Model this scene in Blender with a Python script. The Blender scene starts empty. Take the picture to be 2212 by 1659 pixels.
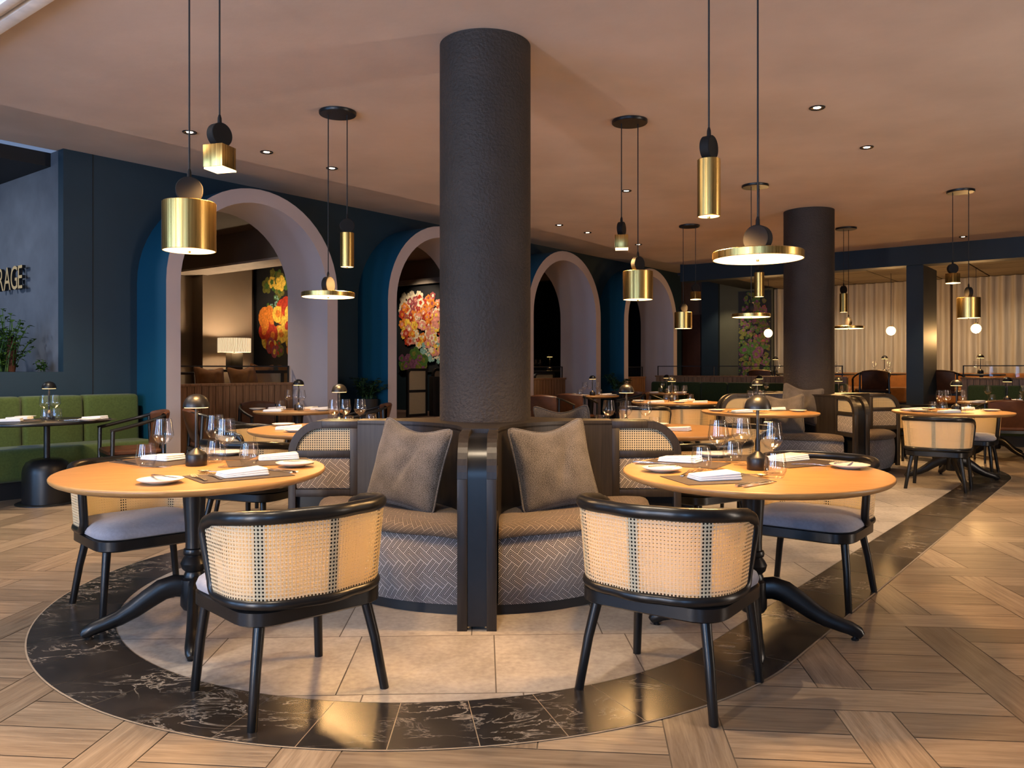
import bpy, bmesh, math, random
from mathutils import Vector, Matrix, noise

SC = bpy.context.scene
COL = SC.collection
PI = math.pi
rad = math.radians

# ------------------------------------------------------------------ room frame
AX = rad(52.0)                       # direction of the arched wall, seen from +X
UV = Vector((math.cos(AX), math.sin(AX), 0))
PV = Vector((-math.sin(AX), math.cos(AX), 0))
ROOM = Matrix.Rotation(AX, 4, 'Z')


def R(u, p, z=0.0):
    v = UV * u + PV * p
    return Vector((v.x, v.y, z))


CEIL = 3.18       # main plaster ceiling
HIGH = 3.505      # raised ceiling above the arches
P1 = 8.23         # front of the arch portals
PW = 8.85         # blue wall

# ------------------------------------------------------------------ mesh builder


class MB:
    def __init__(s, M=None):
        s.v = []; s.f = []; s.uv = []; s.mi = []; s.tint = []
        s.M = M or Matrix.Identity(4)

    def add(s, verts, faces, uvs=None, mat=0, tint=0.0):
        o = len(s.v)
        s.v += [s.M @ Vector(p) for p in verts]
        for i, f in enumerate(faces):
            s.f.append([o + k for k in f])
            s.uv.append(uvs[i] if uvs else None)
            s.mi.append(mat)
            s.tint.append(tint)

    def box(s, x0, x1, y0, y1, z0, z1, mat=0, bev=0.0, tint=0.0, seg=2):
        if bev <= 0:
            v = [(x, y, z) for z in (z0, z1) for y in (y0, y1) for x in (x0, x1)]
            s.add(v, [(0, 2, 3, 1), (4, 5, 7, 6), (0, 1, 5, 4), (2, 6, 7, 3), (0, 4, 6, 2), (1, 3, 7, 5)], None, mat, tint)
            return
        b = bmesh.new()
        bmesh.ops.create_cube(b, size=1.0)
        for q in b.verts:
            q.co = Vector(((x0 + x1) / 2 + q.co.x * (x1 - x0), (y0 + y1) / 2 + q.co.y * (y1 - y0), (z0 + z1) / 2 + q.co.z * (z1 - z0)))
        bmesh.ops.bevel(b, geom=b.edges[:], offset=bev, segments=seg, affect='EDGES', profile=0.5)
        s.bm(b, mat, tint)

    def bm(s, b, mat=0, tint=0.0):
        b.verts.index_update()
        s.add([q.co.copy() for q in b.verts], [[q.index for q in f.verts] for f in b.faces], None, mat, tint)
        b.free()

    def lathe(s, prof, seg=24, c=(0, 0, 0), mat=0, sx=1.0, sy=1.0):
        v = []; f = []; uvs = []
        n = len(prof)
        L = 0.0; ls = [0.0]
        for i in range(1, n):
            L += math.hypot(prof[i][0] - prof[i - 1][0], prof[i][1] - prof[i - 1][1]); ls.append(L)
        idx = []
        for (r, z) in prof:
            if r < 1e-6:
                idx.append([len(v)] * (seg + 1)); v.append((c[0], c[1], c[2] + z))
            else:
                st = len(v)
                for k in range(seg):
                    a = 2 * PI * k / seg
                    v.append((c[0] + r * sx * math.cos(a), c[1] + r * sy * math.sin(a), c[2] + z))
                idx.append([st + k % seg for k in range(seg + 1)])
        for i in range(n - 1):
            rr = max(prof[i][0], prof[i + 1][0])
            for k in range(seg):
                q = [idx[i][k], idx[i][k + 1], idx[i + 1][k + 1], idx[i + 1][k]]
                u0 = 2 * PI * rr * k / seg; u1 = 2 * PI * rr * (k + 1) / seg
                t = [(u0, ls[i]), (u1, ls[i]), (u1, ls[i + 1]), (u0, ls[i + 1])]
                qq = []; tt = []
                for a_, b_ in zip(q, t):
                    if a_ not in qq:
                        qq.append(a_); tt.append(b_)
                if len(qq) > 2:
                    f.append(qq); uvs.append(tt)
        s.add(v, f, uvs, mat)

    def tube(s, path, r, seg=8, closed=False, mat=0, up=None, caps=True):
        P = [Vector(p) for p in path]
        n = len(P)
        rs = r if isinstance(r, (list, tuple)) and not (len(r) == 2 and n != 2 and not isinstance(r[0], tuple)) else [r] * n
        rs = [q if isinstance(q, tuple) else (q, q) for q in rs]
        T = []
        for i in range(n):
            a = P[(i - 1) % n] if (closed or i > 0) else P[i]
            b = P[(i + 1) % n] if (closed or i < n - 1) else P[i]
            T.append((b - a).normalized())
        v = []; f = []; uvs = []
        if up is None:
            h = Vector((0, 0, 1)) if abs(T[0].z) < 0.9 else Vector((1, 0, 0))
            nrm = (h - T[0] * h.dot(T[0])).normalized()
        for i in range(n):
            if up is not None:
                side = T[i].cross(Vector(up)).normalized()
                nrm = side.cross(T[i]).normalized()
            else:
                nrm = (nrm - T[i] * nrm.dot(T[i])).normalized()
                side = T[i].cross(nrm).normalized()
            for k in range(seg):
                a = 2 * PI * k / seg
                v.append(P[i] + side * (rs[i][0] * math.cos(a)) + nrm * (rs[i][1] * math.sin(a)))
        L = 0.0
        m = n if closed else n - 1
        for i in range(m):
            j = (i + 1) % n
            d = (P[j] - P[i]).length
            for k in range(seg):
                k2 = (k + 1) % seg
                f.append((i * seg + k, i * seg + k2, j * seg + k2, j * seg + k))
                c0 = 2 * PI * rs[i][0] * k / seg; c1 = 2 * PI * rs[i][0] * (k + 1) / seg
                uvs.append([(L, c0), (L, c1), (L + d, c1), (L + d, c0)])
            L += d
        if caps and not closed:
            f.append(tuple(range(seg))[::-1]); uvs.append([(0, 0)] * seg)
            f.append(tuple((n - 1) * seg + k for k in range(seg))); uvs.append([(0, 0)] * seg)
        s.add(v, f, uvs, mat)

    def grid(s, fn, nu, nv, mat=0, uvf=None, closeu=False):
        v = []; uv = []
        for j in range(nv + 1):
            for i in range(nu + 1):
                p = fn(i / nu, j / nv)
                v.append(p); uv.append(uvf(i / nu, j / nv) if uvf else None)
        f = []; uvs = []
        for j in range(nv):
            for i in range(nu):
                a = j * (nu + 1) + i
                q = (a, a + 1, a + nu + 2, a + nu + 1)
                f.append(q); uvs.append([uv[k] for k in q] if uvf else None)
        s.add(v, f, uvs, mat)

    def prism(s, pts, z0, z1, mat=0, tint=0.0, inset=0.0):
        n = len(pts)
        v = [(x, y, z0) for x, y in pts] + [(x, y, z1) for x, y in pts]
        f = [tuple(range(n))[::-1], tuple(range(n, 2 * n))]
        f += [(i, (i + 1) % n, n + (i + 1) % n, n + i) for i in range(n)]
        s.add(v, f, None, mat, tint)

    def build(s, name, mats, parent=None, loc=None, rz=0.0, smooth=40, recalc=True, weld=0.0):
        me = bpy.data.meshes.new(name)
        me.from_pydata([tuple(p) for p in s.v], [], s.f)
        if not isinstance(mats, (list, tuple)):
            mats = [mats]
        for m in mats:
            me.materials.append(m)
        me.polygons.foreach_set('material_index', s.mi)
        at = me.attributes.new('tint', 'FLOAT', 'FACE')
        at.data.foreach_set('value', s.tint)
        ul = me.uv_layers.new(name='UVMap')
        co = me.vertices
        for pi, pl in enumerate(me.polygons):
            t = s.uv[pi]
            if t is None:
                n = pl.normal
                ax = max(range(3), key=lambda k: abs(n[k]))
                a, b = ((1, 2), (0, 2), (0, 1))[ax]
            for k, li in enumerate(pl.loop_indices):
                if t is None:
                    c = co[me.loops[li].vertex_index].co
                    ul.data[li].uv = (c[a], c[b])
                else:
                    ul.data[li].uv = t[k]
        if recalc or weld:
            b = bmesh.new(); b.from_mesh(me)
            if weld:
                bmesh.ops.remove_doubles(b, verts=b.verts[:], dist=weld)
            if recalc:
                bmesh.ops.recalc_face_normals(b, faces=b.faces[:])
            b.to_mesh(me); b.free()
        if smooth:
            me.polygons.foreach_set('use_smooth', [True] * len(me.polygons))
            me.set_sharp_from_angle(angle=rad(smooth))
        me.update()
        o = bpy.data.objects.new(name, me)
        COL.objects.link(o)
        if parent:
            o.parent = parent
        if loc is not None:
            o.location = loc
        o.rotation_euler[2] = rz
        return o


def tag(o, label=None, cat=None, group=None, kind=None):
    if label: o['label'] = label
    if cat: o['category'] = cat
    if group: o['group'] = group
    if kind: o['kind'] = kind
    return o


def thing(name, label, cat, loc=(0, 0, 0), rz=0.0, group=None, kind=None):
    o = bpy.data.objects.new(name, None)
    COL.objects.link(o)
    o.empty_display_size = 0.1
    o.location = loc
    o.rotation_euler = (0, 0, rz)
    return tag(o, label, cat, group, kind)


def dup(root, loc, rz=0.0, label=None, group=None, scale=None):
    r = root.copy(); COL.objects.link(r)
    r.location = loc; r.rotation_euler = (0, 0, rz)
    if label: r['label'] = label
    if group: r['group'] = group
    if scale: r.scale = scale
    for ch in list(root.children):
        c = ch.copy(); COL.objects.link(c); c.parent = r
        for g in list(ch.children):
            d = g.copy(); COL.objects.link(d); d.parent = c
    return r


class Stamp:
    """First placement moves the prototype itself, later ones copy it."""

    def __init__(s, root): s.root = root; s.used = False

    def __call__(s, loc, rz=0.0, label=None, group=None, scale=None):
        if not s.used:
            s.used = True
            s.root.location = loc; s.root.rotation_euler = (0, 0, rz)
            if label: s.root['label'] = label
            if group: s.root['group'] = group
            if scale: s.root.scale = scale
            return s.root
        o = dup(s.root, loc, rz, label, group, scale)
        if not scale: o.scale = (1, 1, 1)
        return o


# ------------------------------------------------------------------ materials
MAT = {}


class NT:
    def __init__(s, name):
        s.m = bpy.data.materials.new(name); s.m.use_nodes = True
        s.t = s.m.node_tree
        s.b = s.t.nodes['Principled BSDF']
        s.out = s.t.nodes['Material Output']

    def n(s, typ, ins=None, **props):
        q = s.t.nodes.new(typ)
        for k, v in props.items(): setattr(q, k, v)
        for k, v in (ins or {}).items():
            if hasattr(v, 'links') or isinstance(v, bpy.types.NodeSocket):
                s.t.links.new(v, q.inputs[k])
            else:
                q.inputs[k].default_value = v
        return q

    def m_(s, op, a, b=0.0, c=0.0):
        return s.n('ShaderNodeMath', {0: a, 1: b, 2: c}, operation=op).outputs[0]

    def mix(s, fac, a, b, blend='MIX'):
        q = s.n('ShaderNodeMix', {0: fac, 6: a, 7: b}, data_type='RGBA', blend_type=blend)
        return q.outputs[2]

    def noise(s, vec, scale, detail=3, rough=0.55, dist=0.0):
        return s.n('ShaderNodeTexNoise', {'Vector': vec, 'Scale': scale, 'Detail': detail, 'Roughness': rough, 'Distortion': dist}).outputs[0]

    def map(s, vec, scale=(1, 1, 1), rot=(0, 0, 0), loc=(0, 0, 0)):
        return s.n('ShaderNodeMapping', {'Vector': vec, 'Scale': scale, 'Rotation': rot, 'Location': loc}).outputs[0]

    def ramp(s, fac, stops):
        q = s.n('ShaderNodeValToRGB', {0: fac})
        e = q.color_ramp.elements
        while len(e) < len(stops): e.new(0.5)
        for i, (p, c) in enumerate(stops):
            e[i].position = p; e[i].color = (*c, 1) if len(c) == 3 else c
        return q.outputs[0]

    def coord(s, which='Object'):
        return s.n('ShaderNodeTexCoord').outputs[which]

    def bump(s, h, strength=0.3, dist=0.01):
        q = s.n('ShaderNodeBump', {'Height': h, 'Strength': strength, 'Distance': dist})
        s.t.links.new(q.outputs[0], s.b.inputs['Normal'])

    def base(s, v):
        if isinstance(v, (tuple, list)): s.b.inputs['Base Color'].default_value = (*v[:3], 1)
        else: s.t.links.new(v, s.b.inputs['Base Color'])

    def set(s, rough=0.5, metal=0.0, spec=0.5, **kw):
        if isinstance(rough, (int, float)): s.b.inputs['Roughness'].default_value = rough
        else: s.t.links.new(rough, s.b.inputs['Roughness'])
        s.b.inputs['Metallic'].default_value = metal
        s.b.inputs['Specular IOR Level'].default_value = spec
        for k, v in kw.items(): s.b.inputs[k.replace('_', ' ')].default_value = v
        return s


def C4(c): return (c[0], c[1], c[2], 1)


def plain(key, col, rough=0.5, metal=0.0, spec=0.5, var=0.12, scale=8.0, bump=0.0, bscale=200.0, bdist=0.002, sheen=0.0):
    n = NT(key)
    co = n.coord()
    f = n.noise(co, scale, 4)
    lo = tuple(x * (1 - var) for x in col); hi = tuple(min(1, x * (1 + var)) for x in col)
    n.base(n.ramp(f, [(0.3, lo), (0.7, hi)]))
    n.set(rough, metal, spec)
    if bump: n.bump(n.noise(co, bscale, 3), bump, bdist)
    if sheen: n.b.inputs['Sheen Weight'].default_value = sheen
    MAT[key] = n.m
    return n.m


def emit(key, col, strength):
    n = NT(key)
    n.base((0.9, 0.85, 0.75)); n.set(0.5)
    n.b.inputs['Emission Color'].default_value = C4(col)
    n.b.inputs['Emission Strength'].default_value = strength
    MAT[key] = n.m
    return n.m


def wood(key, c0, c1, rough=0.4, along=(1.5, 30, 30), spec=0.4, use='UV', bump=0.08, tint=False):
    n = NT(key)
    co = n.coord(use)
    v = n.map(co, along)
    f1 = n.noise(v, 1.6, 6, 0.65, 0.6)
    f2 = n.noise(n.map(co, tuple(a * 4 for a in along)), 1.5, 3)
    f = n.m_('ADD', n.m_('MULTIPLY', f1, 0.75), n.m_('MULTIPLY', f2, 0.25))
    col = n.ramp(f, [(0.32, c0), (0.68, c1)])
    if tint:
        a = n.n('ShaderNodeAttribute', attribute_name='tint').outputs['Fac']
        col = n.mix(1.0, col, n.ramp(a, [(0.0, (0.66, 0.645, 0.63)), (1.0, (1.12, 1.1, 1.07))]), 'MULTIPLY')
    n.base(col); n.set(rough, 0, spec)
    if bump: n.bump(f, bump, 0.002)
    MAT[key] = n.m
    return n.m


wood('floor_oak', (0.150, 0.105, 0.070), (0.36, 0.280, 0.200), 0.34, (1.6, 26, 1), 0.45, 'UV', 0.05, True)
wood('table_oak', (0.24, 0.120, 0.038), (0.43, 0.240, 0.090), 0.36, (2.2, 34, 1), 0.4, 'UV', 0.03)
wood('dark_oak', (0.0075, 0.0062, 0.0057), (0.026, 0.0205, 0.018), 0.42, (30, 30, 1.6), 0.4, 'Object', 0.12)
wood('slat_oak', (0.14, 0.066, 0.028), (0.36, 0.19, 0.09), 0.45, (30, 30, 1.5), 0.35, 'Object', 0.1)
plain('black_wood', (0.0070, 0.0068, 0.0070), 0.3, 0, 0.38, 0.2, 20, 0.05, 90)
plain('black_metal', (0.0075, 0.0075, 0.008), 0.36, 0.0, 0.42, 0.1)
plain('grout', (0.13, 0.10, 0.075), 0.7)
plain('grout_pale', (0.32, 0.25, 0.18), 0.6)
plain('ceiling_plaster', (0.585, 0.495, 0.435), 0.85, 0, 0.15, 0.09, 1.3, 0.12, 16, 0.01)
plain('blue_paint', (0.018, 0.040, 0.059), 0.5, 0, 0.35, 0.10, 1.2)
plain('portal_blue', (0.006, 0.070, 0.125), 0.5, 0, 0.3, 0.05, 1.2)
plain('portal_plaster', (0.48, 0.41, 0.40), 0.7, 0, 0.2, 0.04, 1.5)
plain('dark_blue', (0.010, 0.019, 0.028), 0.5, 0, 0.3, 0.08, 2)
plain('niche_paint', (0.115, 0.125, 0.145), 0.75, 0, 0.2, 0.14, 3)
plain('near_black', (0.006, 0.006, 0.007), 0.6)
plain('taupe', (0.20, 0.16, 0.125), 0.75, 0, 0.2, 0.05, 2)
plain('tan_plaster', (0.34, 0.245, 0.165), 0.75, 0, 0.2, 0.05, 2)
plain('brown_panel', (0.075, 0.045, 0.036), 0.6, 0, 0.25, 0.08, 2)
plain('green_grey', (0.085, 0.085, 0.055), 0.5, 0, 0.3, 0.06, 2)
plain('joint_dark', (0.075, 0.062, 0.052), 0.7)
plain('pale_trim', (0.55, 0.47, 0.40), 0.6)
plain('white_trim', (0.80, 0.77, 0.74), 0.5)
plain('matte_black', (0.009, 0.0085, 0.0085), 0.7, 0, 0.2, 0.1)
plain('column_plaster', (0.031, 0.025, 0.022), 0.62, 0, 0.3, 0.12, 6, 0.7, 55, 0.012)
plain('seat_fabric', (0.27, 0.262, 0.295), 0.95, 0, 0.1, 0.10, 60, 0.5, 380, 0.004, 0.25)
plain('green_fabric', (0.080, 0.112, 0.028), 0.9, 0, 0.1, 0.14, 50, 0.3, 300, 0.003, 0.2)
plain('dark_green_fabric', (0.032, 0.046, 0.016), 0.9, 0, 0.1, 0.12, 50, 0.3, 300, 0.003, 0.15)
plain('rust_fabric', (0.20, 0.078, 0.018), 0.8, 0, 0.15, 0.15, 14, 0.2, 120, 0.004, 0.2)
plain('leather', (0.080, 0.028, 0.011), 0.45, 0, 0.4, 0.2, 14, 0.15, 160)
plain('dark_leather', (0.035, 0.012, 0.008), 0.5, 0, 0.35, 0.15, 14, 0.15, 160)
plain('placemat', (0.060, 0.046, 0.040), 0.7, 0, 0.25, 0.1, 30, 0.25, 500, 0.001)
plain('napkin', (0.80, 0.79, 0.80), 0.9, 0, 0.1, 0.03, 20, 0.15, 260, 0.002)
plain('ceramic', (0.78, 0.75, 0.70), 0.18, 0, 0.5, 0.02)
plain('steel', (0.62, 0.60, 0.57), 0.22, 1.0, 0.5, 0.05)
plain('leaf', (0.040, 0.095, 0.012), 0.5, 0, 0.4, 0.35, 18)
plain('leaf_dark', (0.024, 0.052, 0.022), 0.5, 0, 0.4, 0.3, 18)
plain('bark', (0.07, 0.028, 0.016), 0.9, 0, 0.1, 0.3, 30, 0.6, 60, 0.01)
plain('soil', (0.02, 0.014, 0.010), 0.95)
plain('gold_face', (0.72, 0.50, 0.24), 0.42, 0.35, 0.5, 0.05)
plain('canvas_dark', (0.012, 0.013, 0.016), 0.6)
plain('tile_ceiling', (0.17, 0.135, 0.095), 0.7, 0, 0.2, 0.05, 2)
for k_, c_ in dict(red=(0.42, 0.04, 0.02), orange=(0.62, 0.20, 0.03), yellow=(0.75, 0.48, 0.07), pink=(0.62, 0.25, 0.20), white=(0.72, 0.62, 0.46),
                   aqua=(0.22, 0.40, 0.38), olive=(0.14, 0.14, 0.03), plum=(0.16, 0.06, 0.12), fern=(0.06, 0.13, 0.03), rose=(0.30, 0.07, 0.08)).items():
    plain('paint_' + k_, c_, 0.6, 0, 0.3, 0.4, 22)


def mk_pillow_mat():
    n = NT('pillow_weave'); co = n.coord('UV')
    f = n.noise(n.map(co, (200, 330, 1)), 1.0, 2)
    g = n.noise(co, 9, 3)
    col = n.ramp(n.m_('ADD', n.m_('MULTIPLY', f, 0.8), n.m_('MULTIPLY', g, 0.2)), [(0.36, (0.018, 0.016, 0.0155)), (0.64, (0.165, 0.152, 0.145))])
    n.base(col); n.set(0.95, 0, 0.1); n.b.inputs['Sheen Weight'].default_value = 0.15
    n.bump(f, 0.5, 0.003)
    MAT['pillow_weave'] = n.m


def mk_brass():
    n = NT('brass'); co = n.coord('Object')
    f = n.noise(n.map(co, (120, 120, 1.5)), 1.0, 3)
    n.base(n.ramp(f, [(0.3, (0.44, 0.275, 0.080)), (0.7, (0.70, 0.46, 0.15))]))
    n.set(n.m_('ADD', 0.20, n.m_('MULTIPLY', f, 0.18)), 1.0)
    n.bump(f, 0.10, 0.002)
    MAT['brass'] = n.m


def mk_glass(key, tint, k, p, base):
    n = NT(key)
    lw = n.n('ShaderNodeLayerWeight', {'Blend': 0.28}).outputs['Facing']
    tc = n.mix(n.m_('POWER', lw, 2.5), (0.985, 0.99, 0.995, 1), C4(tint))
    tr = n.n('ShaderNodeBsdfTransparent', {'Color': tc})
    gl = n.n('ShaderNodeBsdfGlossy', {'Color': (1, 1, 1, 1), 'Roughness': 0.008})
    fac = n.m_('ADD', n.m_('MULTIPLY', n.m_('POWER', lw, p), k), base)
    mx = n.n('ShaderNodeMixShader', {0: fac, 1: tr.outputs[0], 2: gl.outputs[0]})
    n.t.links.new(mx.outputs[0], n.out.inputs[0])
    n.t.nodes.remove(n.b)
    MAT[key] = n.m


def mk_cane():
    n = NT('cane'); co = n.coord('UV')
    sp = n.n('ShaderNodeSeparateXYZ', {0: co})
    pitch = 0.0135
    u = n.m_('DIVIDE', sp.outputs[0], pitch); v = n.m_('DIVIDE', sp.outputs[1], pitch)
    fu = n.m_('SUBTRACT', n.m_('FRACT', u), 0.5); fv = n.m_('SUBTRACT', n.m_('FRACT', v), 0.5)
    d = n.m_('SQRT', n.m_('ADD', n.m_('MULTIPLY', fu, fu), n.m_('MULTIPLY', fv, fv)))
    hole = n.m_('LESS_THAN', d, 0.285)
    dg = n.m_('MULTIPLY', n.m_('SINE', n.m_('MULTIPLY', n.m_('ADD', u, v), 2 * PI)), n.m_('SINE', n.m_('MULTIPLY', n.m_('SUBTRACT', u, v), 2 * PI)))
    col = n.mix(n.m_('MULTIPLY_ADD', dg, 0.35, 0.5), (0.52, 0.43, 0.26, 1), (0.84, 0.77, 0.56, 1))
    col = n.mix(n.noise(co, 12, 2), col, (0.75, 0.66, 0.46, 1))
    n.base(col); n.set(0.55, 0, 0.3)
    n.bump(n.m_('SUBTRACT', dg, d), 0.25, 0.002)
    tl = n.n('ShaderNodeBsdfTranslucent', {'Color': (0.80, 0.55, 0.20, 1)})
    m1 = n.n('ShaderNodeMixShader', {0: 0.40, 1: n.b.outputs[0], 2: tl.outputs[0]})
    tr = n.n('ShaderNodeBsdfTransparent')
    m2 = n.n('ShaderNodeMixShader', {0: hole, 1: m1.outputs[0], 2: tr.outputs[0]})
    n.t.links.new(m2.outputs[0], n.out.inputs[0])
    MAT['cane'] = n.m


def mk_maze(key, unit, dark, light):
    """Nested-U blocks in a herringbone, turned 45 degrees."""
    n = NT(key); co = n.coord('UV')
    r = n.map(co, (1 / unit, 1 / unit, 1), (0, 0, rad(38)))
    sp = n.n('ShaderNodeSeparateXYZ', {0: r})
    x, y = sp.outputs[0], sp.outputs[1]
    i, j = n.m_('FLOOR', x), n.m_('FLOOR', y)
    fx, fy = n.m_('FRACT', x), n.m_('FRACT', y)
    k = n.m_('FLOORED_MODULO', n.m_('SUBTRACT', i, j), 4.0)
    vert = n.m_('GREATER_THAN', k, 1.5)
    hz = n.m_('SUBTRACT', 1.0, vert)
    second = n.m_('ADD', n.m_('MULTIPLY', n.m_('COMPARE', k, 1.0, 0.3), hz), n.m_('COMPARE', k, 2.0, 0.3))
    lx = n.m_('ADD', n.m_('ADD', n.m_('MULTIPLY', fx, hz), n.m_('MULTIPLY', fy, vert)), second)
    ly = n.m_('ADD', n.m_('MULTIPLY', fy, hz), n.m_('MULTIPLY', fx, vert))
    d = n.m_('MINIMUM', n.m_('MINIMUM', ly, n.m_('SUBTRACT', 1.0, ly)), lx)
    ln = n.m_('LESS_THAN', n.m_('FRACT', n.m_('MULTIPLY', d, 7.0)), 0.42)
    edge = n.m_('GREATER_THAN', lx, 1.94)
    ln = n.m_('MAXIMUM', ln, edge)
    n.base(n.mix(ln, C4(dark), C4(light)))
    n.set(0.9, 0, 0.12); n.b.inputs['Sheen Weight'].default_value = 0.1
    n.bump(ln, 0.3, 0.0015)
    MAT[key] = n.m


def mk_marble():
    n = NT('dark_marble'); co = n.coord()
    f = n.noise(co, 5, 6, 0.6, 0.5)
    base = n.ramp(f, [(0.3, (0.013, 0.011, 0.010)), (0.7, (0.029, 0.024, 0.021))])
    w = n.noise(n.map(co, (2.2, 4.5, 2), (0, 0, 0.5)), 1.6, 8, 0.65, 1.4)
    vein = n.ramp(n.m_('ABSOLUTE', n.m_('SUBTRACT', w, 0.5)), [(0.0, (1, 1, 1)), (0.022, (0, 0, 0))])
    patch = n.ramp(n.noise(co, 2.3, 2), [(0.47, (0, 0, 0)), (0.62, (1, 1, 1))])
    fac = n.m_('MULTIPLY', vein, patch)
    a = n.n('ShaderNodeAttribute', attribute_name='tint').outputs['Fac']
    base = n.mix(1.0, base, n.ramp(a, [(0, (0.75, 0.75, 0.75)), (1, (1.25, 1.2, 1.15))]), 'MULTIPLY')
    n.base(n.mix(n.m_('MULTIPLY', fac, 0.75), base, (0.42, 0.36, 0.30, 1)))
    n.set(n.m_('MULTIPLY_ADD', n.noise(co, 9, 3), 0.10, 0.20), 0, 0.5)
    MAT['dark_marble'] = n.m


def mk_stone():
    n = NT('stone_tile'); co = n.coord()
    f = n.noise(co, 3.0, 6, 0.62); g = n.noise(co, 38, 4)
    col = n.ramp(n.m_('ADD', n.m_('MULTIPLY', f, 0.6), n.m_('MULTIPLY', g, 0.4)), [(0.36, (0.225, 0.203, 0.185)), (0.62, (0.40, 0.370, 0.340))])
    a = n.n('ShaderNodeAttribute', attribute_name='tint').outputs['Fac']
    col = n.mix(1.0, col, n.ramp(a, [(0, (0.86, 0.85, 0.84)), (1, (1.08, 1.07, 1.06))]), 'MULTIPLY')
    n.base(col); n.set(0.36, 0, 0.4)
    n.bump(g, 0.05, 0.002)
    MAT['stone_tile'] = n.m


def mk_curtain():
    n = NT('sheer_curtain'); co = n.coord('UV')
    f = n.noise(n.map(co, (30, 1.2, 1)), 1.0, 3)
    n.base(n.ramp(f, [(0.3, (0.42, 0.37, 0.295)), (0.7, (0.62, 0.56, 0.46))])); n.set(0.9, 0, 0.1)
    tl = n.n('ShaderNodeBsdfTranslucent', {'Color': (0.6, 0.5, 0.38, 1)})
    m1 = n.n('ShaderNodeMixShader', {0: 0.3, 1: n.b.outputs[0], 2: tl.outputs[0]})
    n.t.links.new(m1.outputs[0], n.out.inputs[0])
    MAT['sheer_curtain'] = n.m


def mk_shade():
    n = NT('patterned_shade'); co = n.coord('UV')
    w = n.n('ShaderNodeTexWave', {'Vector': n.map(co, (16, 5, 1)), 'Scale': 1.0, 'Distortion': 6.0, 'Detail': 1.0}).outputs[0]
    col = n.ramp(w, [(0.35, (0.85, 0.66, 0.40)), (0.65, (0.32, 0.21, 0.11))])
    n.base(col); n.set(0.8)
    n.t.links.new(col, n.b.inputs['Emission Color']); n.b.inputs['Emission Strength'].default_value = 1.1
    MAT['patterned_shade'] = n.m


mk_pillow_mat(); mk_brass(); mk_glass('thin_glass', (0.60, 0.62, 0.64), 0.75, 2.8, 0.040); mk_glass('pane_glass', (0.93, 0.94, 0.94), 0.25, 4.0, 0.006); mk_cane(); mk_marble(); mk_stone(); mk_curtain(); mk_shade()
mk_maze('maze_fabric', 0.044, (0.017, 0.016, 0.019), (0.40, 0.375, 0.37))
mk_maze('maze_fabric_top', 0.040, (0.035, 0.028, 0.023), (0.22, 0.17, 0.125))
emit('glow_pendant', (1.0, 0.66, 0.28), 3.6)
emit('glow_lamp', (1.0, 0.58, 0.20), 3.4)
emit('glow_globe', (1.0, 0.66, 0.28), 3.6)
emit('glow_downlight', (1.0, 0.80, 0.58), 14.0)
emit('glow_coffer', (1.0, 0.84, 0.76), 1.0)
M = MAT

# ================================================================== SETTING
def structure(o, label, cat):
    return tag(o, label, cat, kind='structure')


def room_build(mb, name, mats, label=None, cat=None, parent=None, smooth=0):
    o = mb.build(name, mats, parent, smooth=smooth)
    if label: structure(o, label, cat)
    return o


# ---- floor: ladder-laid oak planks, turned 5.4 degrees
def make_floor():
    rnd = random.Random(4)
    ang = rad(-5.4)
    mb = MB(Matrix.Rotation(ang, 4, 'Z'))
    W, GAPL, PER, g = 0.20, 0.42, 0.62, 0.0022
    a_first = 0.255 - 40 * PER

    def plank(a0, a1, b0, b1, along_a):
        cx, cy = (a0 + a1) / 2, (b0 + b1) / 2
        c = Matrix.Rotation(ang, 4, 'Z') @ Vector((cx, cy, 0))
        u, p = c.dot(UV), c.dot(PV)
        if p > 9.0 or p < -4.2 or u < -4.2 or u > 15.6: return
        o1, o2 = rnd.uniform(0, 40), rnd.uniform(0, 40)
        q = [(a0 + g, b0 + g), (a1 - g, b0 + g), (a1 - g, b1 - g), (a0 + g, b1 - g)]
        uv = [((x - a0 + o1, y - b0 + o2) if along_a else (y - b0 + o1, x - a0 + o2)) for x, y in q]
        mb.add([(x, y, 0) for x, y in q], [(0, 1, 2, 3)], [uv], 0, rnd.random())

    rows = range(-20, 125)
    for j in range(0, 90):                       # crosswise strips, interrupted every seventh row
        a0 = a_first + j * PER
        start = None
        for r in rows:
            brk = (r + 2 * j + 1) % 7 == 0
            if brk or r == rows[-1]:
                if start is not None: plank(a0, a0 + W, start * W, r * W, False)
                start = None
            elif start is None: start = r
    for r in rows:
        a = None
        for j in range(0, 90):
            a0 = a_first + j * PER + W
            brk_next = (r + 2 * (j + 1) + 1) % 7 == 0
            if a is None: a = a0
            if not brk_next:
                plank(a, a0 + GAPL, r * W, r * W + W, True); a = None
    mb.M = ROOM
    mb.box(-4.3, 15.7, -4.3, 9.1, -0.12, -0.0025, 1)
    return room_build(mb, 'floor', [M['floor_oak'], M['grout']], 'oak plank floor laid in a ladder pattern across the room', 'floor')


floor = make_floor()

# ---- marble border and stone inlay around the two banquettes
UC0, UC1, PC = 3.36, 10.3, 3.16


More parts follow.
